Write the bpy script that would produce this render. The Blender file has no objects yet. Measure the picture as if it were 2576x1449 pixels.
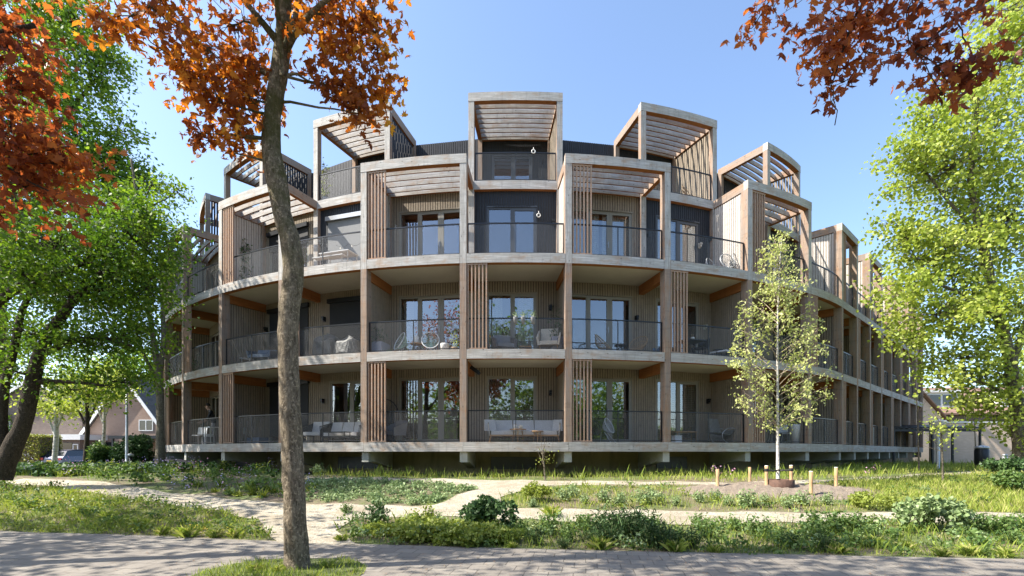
import bpy, math, random
import numpy as np
from mathutils import Vector, Matrix

# ------------------------------------------------------------------ camera, sky, sun, exposure
SC = bpy.context.scene
COL = SC.collection
PX, FOC, EYE = 2576.0, 1270.0, 1.5
CX, HY = 1288.0, 1139.0
cam_d = bpy.data.cameras.new('camera'); cam = bpy.data.objects.new('camera', cam_d); COL.objects.link(cam)
cam_d.sensor_width = 36.0; cam_d.lens = FOC / PX * 36.0
cam_d.shift_y = (HY - 724.5) / PX
cam.location = (0, 0, EYE); cam.rotation_euler = (math.radians(90), 0, 0)
cam_d.clip_start = 0.1; cam_d.clip_end = 4000
SC.camera = cam

SUN_AZ, SUN_EL = math.radians(10.0), math.radians(47.0)     # the sun stands to the left, a little behind the camera
SUN_FROM = Vector((-math.cos(SUN_AZ) * math.cos(SUN_EL), -math.sin(SUN_AZ) * math.cos(SUN_EL), math.sin(SUN_EL)))
W = bpy.data.worlds.new('World'); SC.world = W; W.use_nodes = True
wn = W.node_tree.nodes; wl = W.node_tree.links
sky = wn.new('ShaderNodeTexSky'); sky.sky_type = 'NISHITA'; sky.sun_disc = False
sky.sun_elevation = SUN_EL; sky.sun_rotation = math.atan2(SUN_FROM.x, SUN_FROM.y)
sky.altitude = 0; sky.air_density = 1.0; sky.dust_density = 1.5; sky.ozone_density = 2.4
bg = wn['Background']; bg.inputs[1].default_value = 0.15
wl.new(sky.outputs[0], bg.inputs[0])
sun_d = bpy.data.lights.new('sun', 'SUN'); sun_d.energy = 5.0; sun_d.angle = math.radians(0.5); sun_d.color = (1.0, 0.93, 0.82)
sun = bpy.data.objects.new('sun', sun_d); COL.objects.link(sun)
sun.rotation_euler = (-SUN_FROM).to_track_quat('-Z', 'Y').to_euler()
SC.view_settings.view_transform = 'Standard'; SC.view_settings.look = 'None'
SC.view_settings.exposure = 1.27; SC.view_settings.gamma = 1.0
SC.render.engine = 'CYCLES'
SC.cycles.max_bounces = 8; SC.cycles.transparent_max_bounces = 16
SC.cycles.diffuse_bounces = 4; SC.cycles.glossy_bounces = 3
SC.cycles.caustics_reflective = False; SC.cycles.caustics_refractive = False

# ------------------------------------------------------------------ small helpers
rnd = random.Random(7)
def tag(o, label=None, cat=None, group=None, kind=None):
    if label: o['label'] = label
    if cat: o['category'] = cat
    if group: o['group'] = group
    if kind: o['kind'] = kind
    return o
def thing(name, loc, rz, label, cat, group=None):
    o = bpy.data.objects.new(name, None); COL.objects.link(o); o.location = loc; o.rotation_euler = (0, 0, rz)
    o.empty_display_size = 0.2
    return tag(o, label, cat, group)

class MB:
    """collects faces, then builds ONE mesh object"""
    def __init__(s): s.v = []; s.f = []; s.m = []; s.uv = []; s.sm = []; s.seed = rnd.random() * 50
    def poly(s, pts, m=0, smooth=False, uv=None):
        i = len(s.v); s.v += [tuple(p) for p in pts]; s.f.append(tuple(range(i, i + len(pts)))); s.m.append(m); s.sm.append(smooth)
        if uv is None:
            if len(pts) == 4:
                a = (Vector(pts[1]) - Vector(pts[0])).length; b = (Vector(pts[3]) - Vector(pts[0])).length
                if a >= b: uv = [(0, 0), (a, 0), (a, b), (0, b)]
                else: uv = [(0, 0), (0, a), (b, a), (b, 0)]
                ox, oy = s.seed, s.seed * 1.7
                uv = [(u + ox, v + oy) for u, v in uv]
            else: uv = [(p[0], p[2]) for p in pts]
        s.uv += uv
    def hexa(s, c, m=(0,) * 6):
        # c: 8 corners, 0-3 bottom (x0y0,x1y0,x1y1,x0y1), 4-7 top; m: front(y0), back(y1), bottom, top, left, right
        s.seed += 1.37
        q = [(0, 1, 5, 4), (2, 3, 7, 6), (3, 2, 1, 0), (4, 5, 6, 7), (3, 0, 4, 7), (1, 2, 6, 5)]
        for k, f in enumerate(q): s.poly([c[i] for i in f], m[k])
    def box(s, M, x0, x1, y0, y1, z0, z1, m=0):
        if isinstance(m, int): m = (m,) * 6
        c = [(x0, y0, z0), (x1, y0, z0), (x1, y1, z0), (x0, y1, z0), (x0, y0, z1), (x1, y0, z1), (x1, y1, z1), (x0, y1, z1)]
        s.hexa([M @ Vector(p) for p in c] if M else [Vector(p) for p in c], m)
    def bar(s, p, q, w, h, m=0, up=(0, 0, 1)):
        p = Vector(p); q = Vector(q); d = (q - p).normalized(); u = Vector(up)
        if abs(d.dot(u)) > .98: u = Vector((0, 1, 0))
        r = d.cross(u).normalized() * (w / 2); u = r.cross(d).normalized() * (h / 2)
        s.hexa([p - r - u, p + r - u, q + r - u, q - r - u, p - r + u, p + r + u, q + r + u, q - r + u], (m,) * 6)
    def tube(s, pts, rad, n=6, m=0, smooth=True, cap=True):
        pts = [Vector(p) for p in pts]
        if not hasattr(rad, '__len__'): rad = [rad] * len(pts)
        rings = []; L = 0
        a = Vector((0, 0, 1)); d0 = (pts[1] - pts[0]).normalized()
        if abs(d0.z) > .9: a = Vector((1, 0, 0))
        for i, p in enumerate(pts):
            d = (pts[min(i + 1, len(pts) - 1)] - pts[max(i - 1, 0)])
            d = d.normalized() if d.length > 1e-9 else d0
            x = (a - d * a.dot(d))
            x = x.normalized() if x.length > 1e-6 else d.orthogonal().normalized()
            a = x; y = d.cross(x)
            if i: L += (pts[i] - pts[i - 1]).length
            rings.append((len(s.v), L))
            for k in range(n):
                t = 2 * math.pi * k / n
                s.v.append(tuple(p + (x * math.cos(t) + y * math.sin(t)) * rad[i]))
        for i in range(len(pts) - 1):
            b0, l0 = rings[i]; b1, l1 = rings[i + 1]
            for k in range(n):
                k2 = (k + 1) % n
                s.f.append((b0 + k, b0 + k2, b1 + k2, b1 + k)); s.m.append(m); s.sm.append(smooth)
                w0, w1 = k / n * 6.28 * rad[i], (k + 1) / n * 6.28 * rad[i]
                s.uv += [(l0, w0), (l0, w1), (l1, w1), (l1, w0)]
        if cap:
            for b in (rings[0][0], rings[-1][0]):
                s.f.append(tuple(range(b, b + n))); s.m.append(m); s.sm.append(False); s.uv += [(0, 0)] * n
    def lathe(s, prof, n=16, m=0, c=(0, 0, 0), smooth=True, sx=1, sy=1):
        i0 = len(s.v)
        for r, z in prof:
            for k in range(n):
                t = 2 * math.pi * k / n
                s.v.append((c[0] + r * math.cos(t) * sx, c[1] + r * math.sin(t) * sy, c[2] + z))
        for i in range(len(prof) - 1):
            for k in range(n):
                k2 = (k + 1) % n
                s.f.append((i0 + i * n + k, i0 + i * n + k2, i0 + (i + 1) * n + k2, i0 + (i + 1) * n + k)); s.m.append(m); s.sm.append(smooth)
                s.uv += [(k / n, prof[i][1]), ((k + 1) / n, prof[i][1]), ((k + 1) / n, prof[i + 1][1]), (k / n, prof[i + 1][1])]
    def build(s, name, mats, parent=None, loc=None):
        me = bpy.data.meshes.new(name); me.from_pydata(s.v, [], s.f)
        if not isinstance(mats, (list, tuple)): mats = [mats]
        for mt in mats: me.materials.append(mt)
        me.polygons.foreach_set('material_index', s.m); me.polygons.foreach_set('use_smooth', s.sm)
        uvl = me.uv_layers.new(name='UVMap'); uvl.data.foreach_set('uv', np.array(s.uv, dtype=np.float32).ravel())
        me.update()
        o = bpy.data.objects.new(name, me); COL.objects.link(o)
        if parent is not None: o.parent = parent
        if loc is not None: o.location = loc
        return o

def raw_mesh(name, verts, fsize, nf, mat, parent=None, uv=None, loops=None, smooth=False):
    """fast numpy mesh: nf faces of fsize corners each; loops default = consecutive verts"""
    me = bpy.data.meshes.new(name); nl = fsize * nf
    me.vertices.add(len(verts)); me.vertices.foreach_set('co', np.asarray(verts, np.float32).ravel())
    me.loops.add(nl); me.loops.foreach_set('vertex_index', (np.arange(nl) if loops is None else loops).astype(np.int32))
    me.polygons.add(nf); me.polygons.foreach_set('loop_start', (np.arange(nf) * fsize).astype(np.int32))
    if uv is not None:
        l = me.uv_layers.new(name='UVMap'); l.data.foreach_set('uv', np.asarray(uv, np.float32).ravel())
    if smooth: me.polygons.foreach_set('use_smooth', np.ones(nf, bool))
    me.materials.append(mat); me.update(calc_edges=True)
    o = bpy.data.objects.new(name, me); COL.objects.link(o)
    if parent is not None: o.parent = parent
    return o

# ------------------------------------------------------------------ materials
class NT:
    def __init__(s, name):
        s.mat = bpy.data.materials.new(name); s.mat.use_nodes = True
        s.t = s.mat.node_tree; s.b = s.t.nodes['Principled BSDF']; s.out = s.t.nodes['Material Output']
    def n(s, typ, **kw):
        x = s.t.nodes.new(typ)
        for k, v in kw.items():
            if k.startswith('i_'):
                key = k[2:]; key = int(key) if key.isdigit() else key.replace('_', ' ')
                x.inputs[key].default_value = v
            else: setattr(x, k, v)
        return x
    def l(s, a, b): s.t.links.new(a, b)
    def coord(s, scale=(1, 1, 1), kind='UV', rot=(0, 0, 0)):
        tc = s.n('ShaderNodeTexCoord'); mp = s.n('ShaderNodeMapping'); mp.inputs['Scale'].default_value = scale
        mp.inputs['Rotation'].default_value = rot
        s.l(tc.outputs[kind], mp.inputs[0]); return mp.outputs[0]
    def noise(s, vec, scale, detail=4, rough=.55):
        x = s.n('ShaderNodeTexNoise'); x.inputs['Scale'].default_value = scale; x.inputs['Detail'].default_value = detail
        x.inputs['Roughness'].default_value = rough; s.l(vec, x.inputs['Vector']); return x.outputs['Fac']
    def ramp(s, fac, stops):
        r = s.n('ShaderNodeValToRGB'); e = r.color_ramp.elements
        while len(e) < len(stops): e.new(.5)
        for k, (p, c) in enumerate(stops): e[k].position = p; e[k].color = (*c, 1) if len(c) == 3 else c
        s.l(fac, r.inputs[0]); return r.outputs[0]
    def mix(s, fac, a, b, mode='MIX'):
        x = s.n('ShaderNodeMix', data_type='RGBA', blend_type=mode)
        for sock, v in ((x.inputs[0], fac), (x.inputs[6], a), (x.inputs[7], b)):
            if hasattr(v, 'links') or hasattr(v, 'is_linked'): s.l(v, sock)
            else: sock.default_value = v if not isinstance(v, tuple) else (*v, 1)
        return x.outputs[2]
    def math(s, op, a, b=None):
        x = s.n('ShaderNodeMath', operation=op)
        for k, v in enumerate((a, b)):
            if v is None: continue
            if hasattr(v, 'is_linked'): s.l(v, x.inputs[k])
            else: x.inputs[k].default_value = v
        return x.outputs[0]
    def bump(s, h, strength=.3, dist=.01):
        b = s.n('ShaderNodeBump'); b.inputs['Strength'].default_value = strength; b.inputs['Distance'].default_value = dist
        s.l(h, b.inputs['Height']); s.l(b.outputs[0], s.b.inputs['Normal'])

def plain(name, col, rough=.6, metal=0, var=.12, scale=6, spec=.5):
    t = NT(name); v = t.coord(kind='Object'); f = t.noise(v, scale, 5)
    lo = tuple(c * (1 - var) for c in col); hi = tuple(min(1, c * (1 + var)) for c in col)
    t.l(t.ramp(f, [(.3, lo), (.7, hi)]), t.b.inputs['Base Color'])
    t.b.inputs['Roughness'].default_value = rough; t.b.inputs['Metallic'].default_value = metal
    t.b.inputs['Specular IOR Level'].default_value = spec
    return t.mat

def wood(name, a, b, c, knot=.5, stain=None, rough=.8):
    """a, b: grain colours, c: large patches; grain runs along U"""
    t = NT(name); v = t.coord((1, 1, 1))
    g = t.noise(t.coord((1.2, 38, 1)), 1.0, 6, .7); g2 = t.noise(t.coord((.9, 6, 1)), 1.3, 7, .7)
    col = t.ramp(g, [(.36, a), (.64, b)])
    big = t.ramp(g2, [(.44, (0, 0, 0)), (.60, (1, 1, 1))])
    col = t.mix(big, col, c)
    if stain:
        g3 = t.noise(t.coord((.9, 1.6, 1)), 1.7, 6, .65)
        col = t.mix(t.ramp(g3, [(.52, (0, 0, 0)), (.68, (.85, .85, .85))]), col, stain)
    vo = t.n('ShaderNodeTexVoronoi'); vo.inputs['Scale'].default_value = 1.0; t.l(t.coord((3.2, 9, 1)), vo.inputs['Vector'])
    kn = t.ramp(vo.outputs['Distance'], [(.06, (1, 1, 1)), (.13, (0, 0, 0))])
    col = t.mix(t.math('MULTIPLY', kn, knot), col, tuple(x * .35 for x in a))
    g4 = t.noise(t.coord((4.5, .5, 1)), 1.6, 5, .7)
    col = t.mix(t.ramp(g4, [(.52, (0, 0, 0)), (.72, (.38, .38, .38))]), col, tuple(x * .45 for x in a))
    t.l(col, t.b.inputs['Base Color']); t.b.inputs['Roughness'].default_value = rough
    t.b.inputs['Specular IOR Level'].default_value = .25
    t.bump(g, .35, .004)
    return t.mat

M = {}
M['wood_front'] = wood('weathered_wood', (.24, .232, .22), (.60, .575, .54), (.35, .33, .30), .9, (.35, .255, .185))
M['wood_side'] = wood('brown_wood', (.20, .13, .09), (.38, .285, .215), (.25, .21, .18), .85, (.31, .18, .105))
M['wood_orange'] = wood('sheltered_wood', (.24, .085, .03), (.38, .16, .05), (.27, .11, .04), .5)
M['wood_slat'] = wood('slat_wood', (.30, .175, .11), (.45, .30, .21), (.35, .265, .21), .3)
M['clad_light'] = wood('pale_cladding', (.215, .178, .135), (.345, .29, .225), (.255, .212, .165), .12)
M['clad_pale'] = wood('silver_cladding', (.42, .39, .35), (.58, .54, .49), (.48, .44, .40), .1)
M['gap'] = plain('backing_and_shade', (.05, .043, .035), .95)  # joint backing, its dark tone also stands in for weak groove shade
M['clad_dark'] = wood('black_cladding', (.018, .021, .028), (.045, .050, .060), (.028, .031, .038), .2, None, .6)
M['ceiling'] = plain('ceiling_board', (.46, .43, .37), .9, 0, .05, 2)
M['frame_beige'] = plain('beige_frame', (.23, .215, .18), .45, 0, .04)
M['frame_dark'] = plain('dark_frame', (.055, .06, .068), .4, 0, .05)
M['black_metal'] = plain('black_metal', (.03, .033, .038), .38, .6, .1)
M['grey_metal'] = plain('grey_metal', (.32, .33, .34), .35, .8, .1)
M['concrete_grey'] = plain('grey_concrete', (.38, .38, .34), .85, 0, .14, 3)
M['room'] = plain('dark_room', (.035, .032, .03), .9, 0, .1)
M['shutter'] = plain('roller_fabric_black', (.012, .013, .016), .7, 0, .1)
M['screen_grey'] = plain('screen_fabric_grey', (.16, .165, .17), .7, 0, .05)
M['roof'] = plain('roof_felt', (.05, .06, .055), .9)
M['roof_trim'] = plain('roof_trim_green', (.10, .17, .12), .5, .3)

def mk_concrete():
    t = NT('basement_concrete'); v = t.coord(kind='Object')
    a = t.noise(v, .9, 6, .6); b = t.noise(t.coord((1.5, 1.5, .3), 'Object'), 2, 6, .65)
    col = t.ramp(a, [(.3, (.20, .17, .09)), (.7, (.30, .26, .16))])
    col = t.mix(t.ramp(b, [(.5, (0, 0, 0)), (.75, (.7, .7, .7))]), col, (.085, .075, .04))
    t.l(col, t.b.inputs['Base Color']); t.b.inputs['Roughness'].default_value = .9; t.bump(a, .2, .01)
    return t.mat
M['basement'] = mk_concrete()

def mk_glass():
    t = NT('window_glass')
    gl = t.n('ShaderNodeBsdfGlossy'); gl.inputs['Roughness'].default_value = .02; gl.inputs['Color'].default_value = (.92, .95, 1, 1)
    wv = t.noise(t.coord(kind='Object'), .9, 2); bp = t.n('ShaderNodeBump'); bp.inputs['Strength'].default_value = .12; bp.inputs['Distance'].default_value = .02
    t.l(wv, bp.inputs['Height']); t.l(bp.outputs[0], gl.inputs['Normal'])
    tr = t.n('ShaderNodeBsdfTransparent'); tr.inputs['Color'].default_value = (.80, .83, .81, 1)
    fr = t.n('ShaderNodeFresnel'); fr.inputs['IOR'].default_value = 1.7
    f = t.math('ADD', t.math('MULTIPLY', fr.outputs[0], 1.1), .16)
    mx = t.n('ShaderNodeMixShader'); t.l(f, mx.inputs[0]); t.l(tr.outputs[0], mx.inputs[1]); t.l(gl.outputs[0], mx.inputs[2])
    t.l(mx.outputs[0], t.out.inputs['Surface']); return t.mat
M['glass'] = mk_glass()

def mk_mesh():
    """expanded metal: a lattice of thin diamonds with open holes"""
    t = NT('expanded_metal')
    sx = t.n('ShaderNodeSeparateXYZ'); t.l(t.coord((1, 1, 1)), sx.inputs[0])
    u = t.math('MULTIPLY', sx.outputs[0], 1 / .075); v = t.math('MULTIPLY', sx.outputs[1], 1 / .034)
    def tri(x):
        p = t.math('PINGPONG', x, .5); return t.math('MULTIPLY', p, 2.0)
    a = tri(t.math('ADD', u, v)); b = tri(t.math('SUBTRACT', u, v))
    wire = t.math('MAXIMUM', t.math('LESS_THAN', a, .075), t.math('LESS_THAN', b, .075))
    tr = t.n('ShaderNodeBsdfTransparent')
    t.b.inputs['Base Color'].default_value = (.19, .195, .20, 1); t.b.inputs['Roughness'].default_value = .5; t.b.inputs['Metallic'].default_value = .25
    mx = t.n('ShaderNodeMixShader'); t.l(wire, mx.inputs[0]); t.l(tr.outputs[0], mx.inputs[1]); t.l(t.b.outputs[0], mx.inputs[2])
    t.l(mx.outputs[0], t.out.inputs['Surface']); return t.mat
M['mesh'] = mk_mesh()

def mk_curtain(name, col, fold=40):
    t = NT(name); w = t.n('ShaderNodeTexWave'); w.inputs['Scale'].default_value = 1.0; w.inputs['Distortion'].default_value = 1.5
    t.l(t.coord((4.5, 0.15, 1)), w.inputs['Vector'])
    t.l(t.ramp(w.outputs['Fac'], [(0, tuple(c * .8 for c in col)), (1, col)]), t.b.inputs['Base Color']); t.b.inputs['Roughness'].default_value = .9
    t.bump(w.outputs['Fac'], .8, .03); return t.mat
M['curtain_white'] = mk_curtain('white_curtain', (.8, .8, .77))
M['curtain_beige'] = mk_curtain('beige_curtain', (.42, .36, .27))
M['curtain_brown'] = mk_curtain('brown_curtain', (.22, .15, .09))
# ------------------------------------------------------------------ the round apartment building: plan geometry
BC = Vector((0.12, 37.125)); BR = 21.25
LV = {1: 1.84, 2: 4.77, 3: 7.79, 4: 10.95, 5: 14.02}
BAL = 1.62                                              # depth of a balcony
COLS = {}
for k in range(-7, 5):
    th = math.radians((k - .5) * 9)
    COLS[k] = (Vector((BC.x + BR * math.sin(th), BC.y - BR * math.cos(th))), th)
for k in range(5, 14):
    COLS[k] = (Vector(((1090 + 132.6 * (k - 5)) / 80, 15.875 + (394 + 122.3 * (k - 5)) / 80)), math.radians(42.7))
def blen(b): return (COLS[b + 1][0] - COLS[b][0]).length
def F(b, s, t, z):
    (p0, a0), (p1, a1) = COLS[b], COLS[b + 1]; L = (p1 - p0).length * (1.0 + (a1 - a0) ** 2 / 24)
    m0 = Vector((math.cos(a0), math.sin(a0))) * L; m1 = Vector((math.cos(a1), math.sin(a1))) * L
    if s < 0: p = p0 + m0 * s
    elif s > 1: p = p1 + m1 * (s - 1)
    else:
        s2, s3 = s * s, s * s * s
        p = p0 * (2 * s3 - 3 * s2 + 1) + m0 * (s3 - 2 * s2 + s) + p1 * (-2 * s3 + 3 * s2) + m1 * (s3 - s2)
    a = a0 + (a1 - a0) * max(0, min(1, s))
    return Vector((p.x - math.sin(a) * t, p.y + math.cos(a) * t, z))
def bang(b, s): return COLS[b][1] + (COLS[b + 1][1] - COLS[b][1]) * s
def ws(b, w=.11): return w / blen(b)
def colM(k):
    p, a = COLS[k]; return Matrix.Translation((p.x, p.y, 0)) @ Matrix.Rotation(a, 4, 'Z')
def arcbox(mb, b, s0, s1, t0, t1, z0, z1, n=6, m=0, faces='fbudlr'):
    """m: front, back, bottom, top, left, right"""
    if isinstance(m, int): m = (m,) * 6
    mb.seed += 2.31; ox = mb.seed; L = blen(b)
    for i in range(n):
        a = s0 + (s1 - s0) * i / n; c = s0 + (s1 - s0) * (i + 1) / n
        u0, u1 = a * L + ox, c * L + ox
        def q(pts, mm, h): mb.poly(pts, mm, uv=[(u0, 0 + ox), (u1, 0 + ox), (u1, h + ox), (u0, h + ox)])
        if 'f' in faces: q([F(b, a, t0, z0), F(b, c, t0, z0), F(b, c, t0, z1), F(b, a, t0, z1)], m[0], z1 - z0)
        if 'b' in faces: mb.poly([F(b, c, t1, z0), F(b, a, t1, z0), F(b, a, t1, z1), F(b, c, t1, z1)], m[1], uv=[(u1, ox), (u0, ox), (u0, ox + z1 - z0), (u1, ox + z1 - z0)])
        if 'd' in faces: q([F(b, a, t1, z0), F(b, c, t1, z0), F(b, c, t0, z0), F(b, a, t0, z0)], m[2], t1 - t0)
        if 'u' in faces: q([F(b, a, t0, z1), F(b, c, t0, z1), F(b, c, t1, z1), F(b, a, t1, z1)], m[3], t1 - t0)
    if 'l' in faces: mb.poly([F(b, s0, t1, z0), F(b, s0, t0, z0), F(b, s0, t0, z1), F(b, s0, t1, z1)], m[4])
    if 'r' in faces: mb.poly([F(b, s1, t0, z0), F(b, s1, t1, z0), F(b, s1, t1, z1), F(b, s1, t0, z1)], m[5])
def ribwall(mb, P, w, z0, z1, pitch=.09, dep=.022):
    """vertical boards with grooves; P(x, d, z) -> world, x along the wall, d out of it"""
    n = max(1, round(w / pitch)); p = w / n
    for i in range(n):
        x0, x1, x2 = i * p, i * p + p * .74, (i + 1) * p
        mb.seed += .713; o = mb.seed; h = z1 - z0
        mb.poly([P(x0, dep, z0), P(x1, dep, z0), P(x1, dep, z1), P(x0, dep, z1)], 0, uv=[(o, o), (o, o + .05), (o + h, o + .05), (o + h, o)])
        mb.poly([P(x1, 0, z0), P(x2, 0, z0), P(x2, 0, z1), P(x1, 0, z1)], 1, uv=[(o, o + .06), (o, o + .08), (o + h, o + .08), (o + h, o + .06)])
        mb.poly([P(x1, dep, z0), P(x1, 0, z0), P(x1, 0, z1), P(x1, dep, z1)], 0, uv=[(o, o), (o, o + .02), (o + h, o + .02), (o + h, o)])
        mb.poly([P(x2, 0, z0), P(x2, dep, z0), P(x2, dep, z1), P(x2, 0, z1)], 0, uv=[(o, o), (o, o + .02), (o + h, o + .02), (o + h, o)])
def Parc(b, s0, t):
    L = blen(b) * (1 - t / BR if b < 4 else 1)
    if t > 3:      # the roof storey is built of straight walls, one per bay
        A, B = F(b, 0, t, 0), F(b, 1, t, 0); nn = Vector((B.y - A.y, A.x - B.x, 0)).normalized(); W_ = (B - A).length
        def Q(x, d, z): p = A + (B - A) * min(1, s0 + x / W_) + nn * d; return Vector((p.x, p.y, z))
        return Q
    return lambda x, d, z: F(b, s0 + x / L, t - d, z)
def wlen(b, t): return blen(b) * (1 - t / BR if b < 4 else 1)

WALL = 1.80
bld = thing('apartment_building', (0, 0, 0), 0, 'curved three storey timber apartment block with stepped pergolas and dark roof storey', 'building')
FIRST, LAST = -7, 12
BODY_END = 10                                           # the last two bays are open corner balconies
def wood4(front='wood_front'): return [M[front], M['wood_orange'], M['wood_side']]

# ---- floor beams, columns, floors, ceilings, cross beams
for b in range(FIRST, LAST + 1):
    e = ws(b)
    for L in (1, 2, 3):
        mb = MB()
        s0, s1 = (0.0, 1.0) if L == 1 else (e, 1 - e)
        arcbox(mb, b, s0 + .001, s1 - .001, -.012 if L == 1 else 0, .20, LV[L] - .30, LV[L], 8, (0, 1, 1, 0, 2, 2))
        mb.build('floor_beam', wood4(), bld)
    if b % 2 == 0:
        mb = MB(); arcbox(mb, b, e, 1 - e, BAL, BAL + .18, LV[4] - .30, LV[4], 8, (0, 1, 1, 0, 2, 2)); mb.build('floor_beam', wood4(), bld)
    # balcony floors with ceilings under them
    for L in (1, 2, 3):
        mb = MB(); arcbox(mb, b, 0, 1, .203, WALL + (.9 if b <= BODY_END else 0), LV[L] - .285, LV[L] - .035, 8, (0, 0, 1, 2, 0, 0))
        mb.build('balcony_floor', [M['concrete_grey'], M['ceiling'], M['wood_side']], bld)
for k in range(FIRST, LAST + 2):
    Mx = colM(k); w = .105
    for L in (1, 2, 3):
        z0 = LV[L] + .001 if L == 1 else LV[L] - .30
        z1 = LV[L + 1] - .302
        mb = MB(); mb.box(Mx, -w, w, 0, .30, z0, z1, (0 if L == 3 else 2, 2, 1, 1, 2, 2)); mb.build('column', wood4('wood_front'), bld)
        if L > 1:
            mb = MB(); mb.box(Mx, -w + .012, w - .012, .302, WALL - .002, LV[L] - .60, LV[L] - .288, 1); mb.build('cross_beam', wood4(), bld)
    # tall back posts carrying the upper pergolas
    zt = LV[5] - .302 if k <= 5 else LV[4] - .3
    mb = MB(); mb.box(Mx, -.10, .10, BAL, BAL + .20, LV[3] - .03, zt, (0, 2, 1, 1, 2, 2)); mb.build('back_post', wood4(), bld)
    # concrete brackets
    mb = MB(); c = []
    za, zb, zc = LV[1] - .305, LV[1] - .64, LV[1] - .90
    hw = .12
    pts = [(.10, zb), (.55, zb), (1.85, zc), (1.85, za), (.10, za)]
    for sgn in (-1, 1):
        q = [Mx @ Vector((sgn * hw, t, z)) for t, z in pts]
        mb.poly(q if sgn > 0 else q[::-1], 0)
    for i in range(5):
        a, d = pts[i], pts[(i + 1) % 5]
        mb.poly([Mx @ Vector((-hw, a[0], a[1])), Mx @ Vector((hw, a[0], a[1])), Mx @ Vector((hw, d[0], d[1])), Mx @ Vector((-hw, d[0], d[1]))], 0)
    mb.build('concrete_bracket', M['concrete_grey'], bld)

# ---- basement
for b in range(FIRST, BODY_END + 1):
    mb = MB(); arcbox(mb, b, 0, 1, WALL, WALL + .3, -.2, LV[1] - .29, 8, 0); mb.build('basement_wall', M['basement'], bld)
    rng = {0: (.22, .74), -2: (.30, .86), 2: (.2, .62), -5: (.3, .7), 5: (.3, .7), -4: (.25, .6)}.get(b)
    if rng:
        mb = MB(); arcbox(mb, b, rng[0], rng[1], WALL - .03, WALL + .01, .93, 1.36, 4, 0); mb.build('basement_window', M['frame_dark'], bld)

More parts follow.
